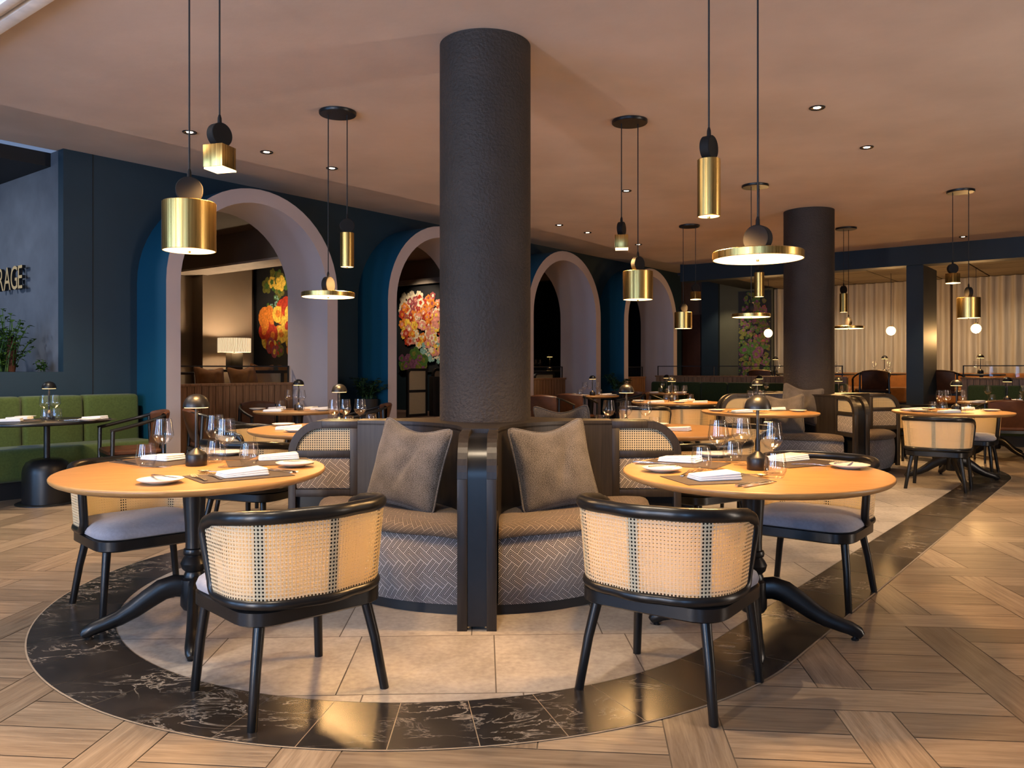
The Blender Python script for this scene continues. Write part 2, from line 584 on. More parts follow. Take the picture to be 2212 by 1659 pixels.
def stadium(rr, step=0.1):
    pts = []
    n = max(6, int(PI * rr / step))
    for i in range(n + 1):
        t = PI / 2 + PI * i / n
        pts.append((UC0 + rr * math.cos(t), PC + rr * math.sin(t)))
    m = max(2, int((UC1 - UC0) / step))
    for i in range(1, m):
        pts.append((UC0 + (UC1 - UC0) * i / m, PC - rr))
    for i in range(n + 1):
        t = -PI / 2 + PI * i / n
        pts.append((UC1 + rr * math.cos(t), PC + rr * math.sin(t)))
    for i in range(1, m):
        pts.append((UC1 + (UC0 - UC1) * i / m, PC + rr))
    return pts


def clip_convex(poly, conv):
    out = poly
    for i in range(len(conv)):
        a, b = conv[i], conv[(i + 1) % len(conv)]
        src, out = out, []
        if not src: return []
        def side(q): return (b[0] - a[0]) * (q[1] - a[1]) - (b[1] - a[1]) * (q[0] - a[0])
        for k in range(len(src)):
            p, q = src[k], src[(k + 1) % len(src)]
            sp, sq = side(p), side(q)
            if sp >= 0: out.append(p)
            if (sp > 0 > sq) or (sp < 0 < sq):
                t = sp / (sp - sq)
                out.append((p[0] + (q[0] - p[0]) * t, p[1] + (q[1] - p[1]) * t))
    return out


def make_inlay():
    rnd = random.Random(8)
    mb = MB(ROOM)
    # border
    so, si = 2.0, 1.64
    n_arc = 21; seg = []
    def pair(kind, t):
        if kind == 0: c, s_ = math.cos(PI / 2 + PI * t), math.sin(PI / 2 + PI * t); return (UC0 + so * c, PC + so * s_), (UC0 + si * c, PC + si * s_)
        if kind == 1: x = UC0 + (UC1 - UC0) * t; return (x, PC - so), (x, PC - si)
        if kind == 2: c, s_ = math.cos(-PI / 2 + PI * t), math.sin(-PI / 2 + PI * t); return (UC1 + so * c, PC + so * s_), (UC1 + si * c, PC + si * s_)
        x = UC1 + (UC0 - UC1) * t; return (x, PC + so), (x, PC + si)
    for kind, cnt in ((0, n_arc), (1, 12), (2, n_arc), (3, 12)):
        for i in range(cnt):
            t0, t1 = (i + 0.006) / cnt, (i + 0.994) / cnt
            sub = 4
            ps = [pair(kind, t0 + (t1 - t0) * k / sub) for k in range(sub + 1)]
            v = [(*a, 0.004) for a, b in ps] + [(*b, 0.004) for a, b in ps]
            tt = rnd.random()
            mb.add(v, [(k, k + 1, sub + 2 + k, sub + 1 + k) for k in range(sub)], None, 0, tt)
    o = room_build(mb, 'marble_border', [M['dark_marble']], parent=floor)
    # stone
    mb = MB(ROOM)
    conv = stadium(si - 0.003)
    ang = rad(2.0) - AX                    # tiles run almost square to the camera wall
    ca, sa = math.cos(ang), math.sin(ang)
    TW, TH, g = 0.60, 0.66, 0.0026
    for r in range(-2, 24):
        for c in range(-26, 26):
            off = [0.0, 0.34, 0.17][r % 3]
            x0 = -0.055 + (c + off) * TW - 0.0; y0 = 3.045 + (r - 8) * TH + 0.0
            q = [(x0 + g, y0 + g), (x0 + TW - g, y0 + g), (x0 + TW - g, y0 + TH - g), (x0 + g, y0 + TH - g)]
            w = [(x * ca - y * sa, x * sa + y * ca) for x, y in q]
            w = clip_convex(w, conv)
            if len(w) > 2:
                mb.add([(x, y, 0.004) for x, y in w], [tuple(range(len(w)))], None, 0, rnd.random())
    mb.add([(*q, 0.0034) for q in stadium(si - 0.002)], [tuple(range(len(stadium(si - 0.002))))], None, 1)
    room_build(mb, 'stone_inlay', [M['stone_tile'], M['joint_dark']], parent=floor)
    mb = MB(ROOM)
    a = stadium(so + 0.007); 
    mb.add([(*q, 0.0028) for q in a], [tuple(range(len(a)))], None, 0)
    room_build(mb, 'inlay_joint', [M['grout_pale']], parent=floor)


make_inlay()

# ---- ceilings
mb = MB(ROOM)
pts = [(-4.2, -4.2), (14.14, -4.2)]
r_ = 0.4
for i in range(13):
    t = (PI / 2) * i / 12
    pts.append((14.14 - r_ + r_ * math.cos(t), 7.02 - r_ + r_ * math.sin(t)))
pts += [(13.0, 6.98), (10.5, 6.76), (7.5, 6.70), (-4.2, 6.68)]
mb.prism(pts, CEIL, 3.495)
ceiling = room_build(mb, 'ceiling', [M['ceiling_plaster']], 'warm plaster ceiling with a rounded far corner', 'ceiling', smooth=30)
mb = MB(ROOM); mb.box(-4.2, 18.3, 5.4, 9.0, HIGH, HIGH + 0.1)
mb.box(-4.2, -4.0, 5.4, 9.0, CEIL, HIGH)
room_build(mb, 'ceiling', [M['ceiling_plaster']], 'higher plaster ceiling strip above the arched wall', 'ceiling')
mb = MB(ROOM)
for i in range(5):
    for j in range(14):
        u0 = 14.5 + i * 0.72; p0 = -4.2 + j * 0.82
        if p0 + 0.8 < 7.25: mb.box(u0 + 0.014, u0 + 0.706, p0 + 0.016, p0 + 0.804, 3.0, 3.03)
mb.box(14.46, 18.2, -4.2, 7.2, 3.03, 3.08, 1)
room_build(mb, 'ceiling', [M['tile_ceiling'], M['near_black']], 'panelled ceiling with dark joints over the raised far area', 'ceiling')
mb = MB(ROOM); mb.box(14.14, 14.46, -4.2, 6.98, 2.87, 3.50)
beam = room_build(mb, 'wall_beam', [M['dark_blue']], 'dark blue beam across the far end of the dining room', 'beam')
mb = MB(ROOM)
for k in range(7): mb.box(14.115, 14.145, 0.55, 1.05, 3.06 + k * 0.026, 3.072 + k * 0.026)
mb.box(14.128, 14.142, 0.5, 1.1, 3.03, 3.25)
v = mb.build('air_vent', [M['near_black']], smooth=0)
tag(v, 'black slatted air vent on the dark blue beam', 'vent')

# ---- arched portals and the blue wall
PORT_W, LEG, ZTOP = 2.33, 0.165, 3.33
P_BACK = 9.05
PU = [4.54 + 3.215 * k for k in range(4)]


def arch_pts(u0, w, ztop, n=28):
    r = w / 2; zs = ztop - r
    a = [(u0, 0.0), (u0, zs * 0.5)]
    for i in range(n + 1):
        t = PI - PI * i / n
        a.append((u0 + r + r * math.cos(t), zs + r * math.sin(t)))
    return a + [(u0 + w, zs * 0.5), (u0 + w, 0.0)]


for k, u0 in enumerate(PU):
    mb = MB(ROOM)
    ou = arch_pts(u0, PORT_W, ZTOP); inn = arch_pts(u0 + LEG, PORT_W - 2 * LEG, ZTOP - LEG)
    n = len(ou)
    for i in range(n - 1):
        (a0, b0), (a1, b1) = ou[i], ou[i + 1]; (c0, d0), (c1, d1) = inn[i], inn[i + 1]
        mb.add([(a0, P1, b0), (a1, P1, b1), (c1, P1, d1), (c0, P1, d0)], [(0, 1, 2, 3)], None, 0)
        mb.add([(a0, P1, b0), (a1, P1, b1), (a1, PW + 0.05, b1), (a0, PW + 0.05, b0)], [(0, 1, 2, 3)], None, 1)
        mb.add([(c0, P1, d0), (c1, P1, d1), (c1, P_BACK, d1), (c0, P_BACK, d0)], [(0, 1, 2, 3)], None, 0)
        mb.add([(a0, P_BACK, b0), (a1, P_BACK, b1), (c1, P_BACK, d1), (c0, P_BACK, d0)], [(0, 1, 2, 3)], None, 0)
    o = mb.build('trim_%d' % (k + 1), [M['portal_plaster'], M['portal_blue']], smooth=30, weld=0.0005)
    structure(o, ['largest plaster arch, framing the room with the patterned lamp', 'plaster arch framing the floral panel beside the column',
                  'plaster arch behind the leather chairs, third along the wall', 'smallest plaster arch at the far end of the wall'][k], 'archway')

mb = MB(ROOM)
edges = [3.76] + [e for u0 in PU for e in (u0 + 0.08, u0 + PORT_W - 0.08)] + [18.1]
for a, b in zip(edges[0::2], edges[1::2]):
    mb.box(a, b, PW, PW + 0.12, 0, HIGH)
for u0 in PU:
    ap = arch_pts(u0 + 0.08, PORT_W - 0.16, ZTOP - 0.08)[1:-1]
    for (a0, b0), (a1, b1) in zip(ap[:-1], ap[1:]):
        if a1 - a0 < 1e-5: continue
        for pp in (PW, PW + 0.12):
            mb.add([(a0, pp, b0), (a1, pp, b1), (a1, pp, HIGH), (a0, pp, HIGH)], [(0, 1, 2, 3)])
mb.box(-4.2, 3.76, PW, PW + 0.12, 0, 1.185)
mb.box(4.055, 4.062, PW - 0.004, PW, 0.9, HIGH, 1)
wall_left = room_build(mb, 'wall_left', [M['blue_paint'], M['near_black']], 'dark blue wall pierced by four plaster arches', 'wall')
# niche beside the arches
mb = MB(ROOM)
mb.box(-4.2, 3.76, PW + 0.1, 11.4, 1.085, 1.185, 1)
mb.box(3.761, 3.90, PW + 0.12, 11.4, 0.0, HIGH, 0)
mb.box(-4.2, 3.9, 11.4, 11.5, 0.0, HIGH, 0)
mb.box(-4.2, 3.76, PW + 0.30, 11.4, 3.36, HIGH, 2)
room_build(mb, 'wall_niche', [M['niche_paint'], M['blue_paint'], M['near_black']], 'deep blue-grey wall niche with a planting ledge', 'niche')

# ---- rooms beyond the arches
mb = MB(ROOM)
mb.box(3.9, 18.3, PW + 0.12, 12.7, 0.30, 0.42)
room_build(mb, 'floor', [M['brown_panel']], 'raised brown floor of the rooms behind the arches', 'floor')
mb = MB(ROOM); mb.box(3.9, 18.3, PW + 0.12, 12.7, 3.25, 3.35)
room_build(mb, 'ceiling', [M['taupe']], 'taupe ceiling of the rooms behind the arches', 'ceiling')
mb = MB(ROOM)
mb.box(3.9, 8.6, 12.6, 12.7, 0.42, 3.25)
mb.box(7.42, 8.36, 12.3, 12.6, 0.42, 3.25)
mb.box(3.9, 4.0, PW + 0.2, 12.6, 0.42, 3.25)
room_build(mb, 'wall_back', [M['taupe']], 'taupe back wall with a pilaster behind the patterned lamp', 'wall')
mb = MB(ROOM)
mb.box(7.0, 7.5, 9.15, 12.6, 2.80, 3.25, 0)
mb.box(6.99, 7.51, 9.15, 12.6, 2.77, 2.80, 1)
room_build(mb, 'trim_5', [M['taupe'], M['pale_trim']], 'dropped ceiling bulkhead with pale underside above the lamp room', 'bulkhead')
mb = MB(ROOM)
mb.box(8.6, 8.72, 9.2, 12.6, 0.42, 3.25)
room_build(mb, 'wall_partition', [M['dark_blue']], 'near-black partition wall carrying the fruit painting', 'wall')
mb = MB(ROOM)
mb.box(11.0, 11.1, 9.2, 12.6, 0.42, 2.86, 0); mb.box(11.0, 11.1, 9.2, 12.6, 2.86, 3.25, 1)
mb.box(10.93, 11.0, 9.2, 12.6, 2.80, 2.90, 2)
room_build(mb, 'wall_partition', [M['dark_blue'], M['tan_plaster'], M['pale_trim']], 'partition wall carrying the floral portrait panel', 'wall')
mb = MB(ROOM)
mb.box(8.72, 18.2, 12.6, 12.7, 0.42, 3.25)
mb.box(15.5, 15.6, 9.2, 12.6, 0.42, 3.25)
mb.box(18.2, 18.3, PW, 12.7, 0.0, 3.6)
room_build(mb, 'wall_back', [M['dark_blue']], 'dark wall at the back of the farther arch rooms', 'wall')
# ---- far end
mb = MB(ROOM); mb.box(15.3, 18.2, -4.2, PW, 0.02, 0.37)
room_build(mb, 'floor', [M['brown_panel']], 'raised floor platform in front of the curtains', 'floor')
mb = MB(ROOM)
mb.box(18.0, 18.1, 8.28, PW, 0.37, 3.6, 0); mb.box(17.96, 18.0, 8.34, 8.8, 0.6, 2.5, 3)
mb.box(17.9, 18.1, 7.87, 8.28, 0.37, 3.6, 1)
mb.box(18.0, 18.1, 6.60, 7.87, 0.37, 3.6, 2)
mb.box(18.15, 18.25, -4.2, 6.62, 0.0, 3.6, 4)
room_build(mb, 'wall_far', [M['brown_panel'], M['dark_blue'], M['green_grey'], M['dark_leather'], M['taupe']], 'far wall of brown, blue and green-grey panels', 'wall')
mb = MB(ROOM); mb.box(14.2, 15.25, 2.78, 3.03, 0, 2.875)
room_build(mb, 'wall_pillar', [M['dark_blue']], 'dark blue blade pillar under the beam', 'pillar')
# ---- walls behind the viewer with tall windows
mb = MB(ROOM)
mb.box(-4.2, 18.2, -4.3, -4.2, 0, 3.6)
room_build(mb, 'wall_right', [M['taupe']], 'taupe side wall outside the view', 'wall')
mb = MB(ROOM)
wp = [(-2.6, -1.6), (1.0, 2.0), (3.6, 4.6), (6.2, 7.2)]
mb.box(-4.3, -4.2, -4.2, 11.4, 0, 0.45); mb.box(-4.3, -4.2, -4.2, 11.4, 2.9, 3.6)
ed = [-4.2] + [e for w in wp for e in w] + [11.4]
for a, b in zip(ed[0::2], ed[1::2]): mb.box(-4.3, -4.2, a, b, 0.45, 2.9)
room_build(mb, 'wall_front', [M['taupe']], 'street wall with four tall windows behind the viewer', 'wall')
for k, (a, b) in enumerate(wp):
    mb = MB(ROOM)
    mb.box(-4.28, -4.22, a, a + 0.05, 0.45, 2.9); mb.box(-4.28, -4.22, b - 0.05, b, 0.45, 2.9)
    mb.box(-4.28, -4.22, a + 0.05, b - 0.05, 0.45, 0.5); mb.box(-4.28, -4.22, a + 0.05, b - 0.05, 2.85, 2.9)
    mb.box(-4.28, -4.22, (a + b) / 2 - 0.025, (a + b) / 2 + 0.025, 0.5, 2.85)
    w = mb.build('window_%d' % (k + 1), [M['black_metal']], smooth=0)
    structure(w, ['first', 'second', 'third', 'fourth'][k] + ' tall black-framed window in the street wall', 'window')

# ---- columns
for nm, x, y, d, lb in (('column', -0.163, 4.93, 0.552, 'large dark textured column rising from the near banquette'),
                        ('column', 3.70, 10.1, 0.60, 'dark textured column rising from the farther banquette')):
    mb = MB()
    pr = [(d / 2, 0.0)] + [(d / 2, 3.178 * i / 20) for i in range(1, 21)]
    mb.lathe(pr, 64)
    o = mb.build(nm, [M['column_plaster']], loc=(x, y, 0.0))
    structure(o, lb, 'column')

# ---- lit moulded coffer overhead
t = thing('ceiling_light_box', 'bright white moulded light coffer in the ceiling corner', 'ceiling light', R(1.05, 5.2, CEIL), AX, kind='thing')
mb = MB()
for k, (o_, dz, w) in enumerate(((0.0, 0.012, 0.02), (0.025, 0.05, 0.07), (0.10, 0.03, 0.03), (0.14, 0.06, 0.05), (0.20, 0.035, 0.04))):
    x, y = 0.825 - o_, 1.3 - o_
    for (a, b, c, d) in ((-x, x, -y, -y + w), (-x, x, y - w, y), (-x, -x + w, -y + w, y - w), (x - w, x, -y + w, y - w)):
        mb.box(a, b, c, d, -dz, 0.0, 0, 0.004)
mb.build('frame', [M['white_trim']], t)
mb = MB(); mb.box(-0.60, 0.60, -1.08, 1.08, -0.02, -0.004)
mb.build('diffuser', [M['glow_coffer']], t, smooth=0)

# ================================================================== FURNITURE KINDS
def arc_pts(cx, cy, r, a0, a1, n):
    return [(cx + r * math.cos(a0 + (a1 - a0) * i / n), cy + r * math.sin(a0 + (a1 - a0) * i / n)) for i in range(n + 1)]


def u_plan(W, yr, c, yf, bow=0.02, n=8):
    """U-shaped plan of a chair back, from the one arm end round to the other."""
    pts = [(W, yf), (W, (yf + yr + c) / 2), (W, yr + c)]
    pts += arc_pts(W - c, yr + c, c, 0, -PI / 2, n)[1:]
    m = 6
    for i in range(1, m):
        t = i / m
        pts.append(((W - c) * (1 - 2 * t), yr - bow * math.sin(PI * t)))
    pts += arc_pts(-W + c, yr + c, c, -PI / 2, -PI, n)
    pts += [(-W, (yf + yr + c) / 2), (-W, yf)]
    return pts


def rounded_rect(w, y0, y1, r, n=6):
    p = []
    p += arc_pts(w - r, y1 - r, r, 0, PI / 2, n)
    p += arc_pts(-w + r, y1 - r, r, PI / 2, PI, n)
    p += arc_pts(-w + r, y0 + r, r, PI, 1.5 * PI, n)
    p += arc_pts(w - r, y0 + r, r, 1.5 * PI, 2 * PI, n)
    return p


def slab(mb, pts, prof, mat=0):
    """Stack outline pts with (inset, z) rings and cap both ends."""
    cx = sum(p[0] for p in pts) / len(pts); cy = sum(p[1] for p in pts) / len(pts)
    n = len(pts); v = []
    for ins, z in prof:
        for x, y in pts:
            d = math.hypot(x - cx, y - cy) or 1
            k = max(0.0, 1 - ins / d)
            v.append((cx + (x - cx) * k, cy + (y - cy) * k, z))
    f = [tuple(range(n))[::-1], tuple((len(prof) - 1) * n + i for i in range(n))]
    for j in range(len(prof) - 1):
        for i in range(n):
            f.append((j * n + i, j * n + (i + 1) % n, (j + 1) * n + (i + 1) % n, (j + 1) * n + i))
    mb.add(v, f, None, mat)


def make_cane_chair():
    t = thing('cane_chair', 'black framed chair with a curved cane back and grey seat', 'chair')
    mb = MB(); slab(mb, rounded_rect(0.285, -0.25, 0.275, 0.11), [(0.015, 0.338), (0.0, 0.346), (0.0, 0.390), (0.008, 0.395)])
    mb.build('seat_frame', [M['black_wood']], t)
    mb = MB(); slab(mb, rounded_rect(0.28, -0.245, 0.28, 0.12, 8), [(0.02, 0.393), (0.0, 0.402), (-0.004, 0.417), (0.004, 0.435), (0.03, 0.452), (0.09, 0.464), (0.17, 0.468)])
    mb.build('seat', [M['seat_fabric']], t)
    for sx in (-1, 1):
        for (x0, y0, x1, y1) in ((0.235, 0.205, 0.265, 0.240), (0.215, -0.185, 0.268, -0.238)):
            mb = MB(); mb.tube([(sx * x0, y0, 0.348), (sx * (x0 + (x1 - x0) * .5), (y0 + y1) / 2, 0.2), (sx * x1, y1, 0.003), (sx * x1, y1, 0.0)],
                               [(0.0205, 0.0205), (0.0185, 0.0185), (0.0170, 0.0170), (0.014, 0.014)], 12)
            mb.build('leg', [M['black_wood']], t)
    PT = (0.306, -0.302, 0.205, 0.06); PB = (0.288, -0.280, 0.195, 0.03)
    top = u_plan(*PT, 0.018); bot = u_plan(*PB, 0.018)
    ZT, ZB = 0.720, 0.416
    def zt(y): return ZT - 0.040 * max(0.0, (y + 0.302) / 0.362) ** 1.6
    path = []
    rr = 0.05
    path += [(x, y, zt(y)) for x, y in top[1:-1]]
    def corner(sgn):
        xe, ye = (top[-1] if sgn < 0 else top[0]); xb, yb = (bot[-1] if sgn < 0 else bot[0])
        z1 = zt(ye); q = []
        for i in range(6):
            a = (PI / 2) * i / 5
            q.append((xe, ye - rr + rr * math.sin(a), z1 - rr + rr * math.cos(a)))
        for i in range(6):
            a = (PI / 2) * i / 5
            q.append((xb, yb - rr + rr * math.cos(a), ZB + rr - rr * math.sin(a)))
        return q
    path += corner(-1)
    path += [(x, y, ZB) for x, y in bot[-2:0:-1]]
    path += corner(1)[::-1]
    rs = [(0.0215, 0.0260) if p[2] > 0.66 else (0.0205, 0.0205) for p in path]
    mb = MB(); mb.tube(path, rs, 12, closed=True)
    mb.build('back_frame', [M['black_wood']], t)
    # two cane skins with three flat ribs between them
    mb = MB()
    for off in (0.010, -0.014):
        tp = u_plan(PT[0] + off, PT[1] - off, PT[2] + off, 0.035, 0.018, 10); bp = u_plan(PB[0] + off, PB[1] - off, PB[2] + off, 0.005, 0.018, 10)
        L = [0.0]
        for a, b in zip(tp[:-1], tp[1:]): L.append(L[-1] + math.hypot(b[0] - a[0], b[1] - a[1]))
        n = len(tp) - 1
        def pt(s, v, tp=tp, bp=bp, n=n):
            i = round(s * n)
            z1 = zt(tp[i][1]) - 0.012
            return (bp[i][0] * (1 - v) + tp[i][0] * v, bp[i][1] * (1 - v) + tp[i][1] * v, ZB + 0.012 + (z1 - ZB - 0.012) * v)
        mb.grid(pt, n, 3, 0, lambda s, v, L=L, n=n, pt=pt: (L[round(s * n)], pt(s, v)[2] - ZB))
    mb.build('cane_panel', [M['cane']], t, recalc=False, smooth=60)
    k45 = 6
    for (xt, yt), (xb, yb), an in ((top[k45], bot[k45], -PI / 4), ((0, PT[1] - 0.018), (0, PB[1] - 0.018), PI / 2), ((-top[k45][0], top[k45][1]), (-bot[k45][0], bot[k45][1]), -3 * PI / 4)):
        tv = Vector((-math.sin(an), math.cos(an), 0)) if an != PI / 2 else Vector((1, 0, 0)); nv = Vector((tv.y, -tv.x, 0))
        vs = []
        for o_ in (-0.0165, 0.0165):
            for d_ in (-0.004, 0.004):
                vs += [Vector((xb, yb, ZB)) + tv * o_ + nv * d_, Vector((xt, yt, zt(yt))) + tv * o_ + nv * d_]
        mb = MB(); mb.add(vs, [(0, 1, 3, 2), (4, 5, 7, 6), (0, 1, 5, 4), (2, 3, 7, 6)])
        mb.build('rib', [M['black_wood']], t, smooth=0)
    return t


def make_oval_table(a=0.598, b=0.695, name='oval_table'):
    t = thing(name, 'oak table on a turned black pedestal', 'table')
    n = 72
    pts = [(a * math.cos(2 * PI * i / n), b * math.sin(2 * PI * i / n)) for i in range(n)]
    mb = MB(); slab(mb, pts, [(0.035, 0.718), (0.012, 0.727), (0.002, 0.736), (0.0, 0.744), (0.004, 0.7495), (0.008, 0.75)])
    mb.build('tabletop', [M['table_oak']], t, smooth=50)
    prof = [(0.0, 0.715), (0.16, 0.715), (0.16, 0.700), (0.060, 0.690), (0.054, 0.675), (0.050, 0.60), (0.043, 0.50), (0.039, 0.42), (0.040, 0.385), (0.048, 0.380), (0.051, 0.368), (0.048, 0.356), (0.040, 0.350),
            (0.052, 0.335), (0.062, 0.315), (0.055, 0.290), (0.040, 0.275), (0.046, 0.262), (0.046, 0.250), (0.060, 0.240), (0.062, 0.12), (0.05, 0.10), (0.0, 0.10)]
    mb = MB(); mb.lathe(prof, 28)
    mb.build('pedestal', [M['black_wood']], t)
    for k in range(4):
        an = PI / 2 * k
        mb = MB(Matrix.Rotation(an, 4, 'Z'))
        path = []; rs = []
        for (x, z, s, h) in ((0.03, 0.205, 0.026, 0.05), (0.085, 0.212, 0.026, 0.052), (0.14, 0.198, 0.025, 0.050), (0.20, 0.160, 0.025, 0.046), (0.26, 0.118, 0.025, 0.041), (0.32, 0.085, 0.026, 0.036), (0.375, 0.066, 0.028, 0.033), (0.42, 0.052, 0.029, 0.031), (0.455, 0.034, 0.026, 0.028), (0.468, 0.022, 0.018, 0.018)):
            path.append((x, 0, z)); rs.append((s, h))
        mb.tube(path, rs, 12, up=(0, 0, 1))
        o = mb.build('foot', [M['black_wood']], t)
        mb = MB(Matrix.Rotation(an, 4, 'Z')); mb.lathe([(0, 0), (0.016, 0), (0.018, 0.006), (0.010, 0.012), (0.008, 0.02), (0, 0.02)], 12, (0.44, 0, 0))
        mb.build('glide', [M['black_metal']], o)
    return t


def make_leather_chair():
    t = thing('leather_armchair', 'brown leather sling armchair with a black bentwood frame', 'chair')
    arm = [(0.305, 0.245, 0.650), (0.306, 0.12, 0.678), (0.300, -0.02, 0.712), (0.275, -0.15, 0.745), (0.215, -0.245, 0.775), (0.12, -0.295, 0.793), (0.0, -0.310, 0.800)]
    path = arm + [(-x, y, z) for x, y, z in arm[-2::-1]]
    # smooth
    for _ in range(2):
        q = [path[0]]
        for p0, p1 in zip(path[:-1], path[1:]):
            q.append(tuple(p0[k] * .75 + p1[k] * .25 for k in range(3))); q.append(tuple(p0[k] * .25 + p1[k] * .75 for k in range(3)))
        q.append(path[-1]); path = q
    mb = MB(); mb.tube(path, 0.0165, 8)
    mb.build('arm_rail', [M['black_wood']], t)
    for sx in (-1, 1):
        mb = MB(); mb.tube([(sx * 0.305, 0.225, 0.655), (sx * 0.30, 0.23, 0.3), (sx * 0.292, 0.235, 0.0)], [(0.019, 0.019), (0.018, 0.018), (0.013, 0.013)], 8); mb.build('leg', [M['black_wood']], t)
        mb = MB(); mb.tube([(sx * 0.245, -0.205, 0.757), (sx * 0.25, -0.225, 0.4), (sx * 0.26, -0.285, 0.0)], [(0.016, 0.016), (0.018, 0.018), (0.013, 0.013)], 8); mb.build('leg', [M['black_wood']], t)
    mb = MB(); slab(mb, rounded_rect(0.285, -0.24, 0.24, 0.05), [(0, 0.39), (0, 0.425)])
    mb.build('seat_frame', [M['black_wood']], t)
    mb = MB(); slab(mb, rounded_rect(0.275, -0.22, 0.25, 0.07), [(0.01, 0.425), (0, 0.435), (0.0, 0.455), (0.02, 0.468), (0.08, 0.474)])
    mb.build('seat', [M['leather']], t)
    mb = MB()
    def sl(s, v, off=0.0):
        x = -0.22 + 0.44 * s
        y = -0.31 + 0.075 * (x / 0.215) ** 2
        z = 0.800 - 0.025 * (x / 0.215) ** 2
        if v > 0.75:
            a = (v - 0.75) / 0.25 * PI
            return (x, y + 0.024 * math.cos(PI - a) * -1 - 0.0, z + 0.024 * math.sin(a))
        k = v / 0.75
        return (x * (0.95 + 0.05 * k), (y + 0.024) * k + (-0.185) * (1 - k) - 0.02 * math.sin(PI * k), 0.455 + (z - 0.455) * k)
    mb.grid(lambda s, v: sl(s, v), 14, 14)
    mb.grid(lambda s, v: tuple(Vector(sl(s, 0.75 * v)) + Vector((0, -0.012 - 0.036 * v, 0))), 14, 10)
    mb.build('back_sling', [M['leather']], t, recalc=False, smooth=60)
    return t


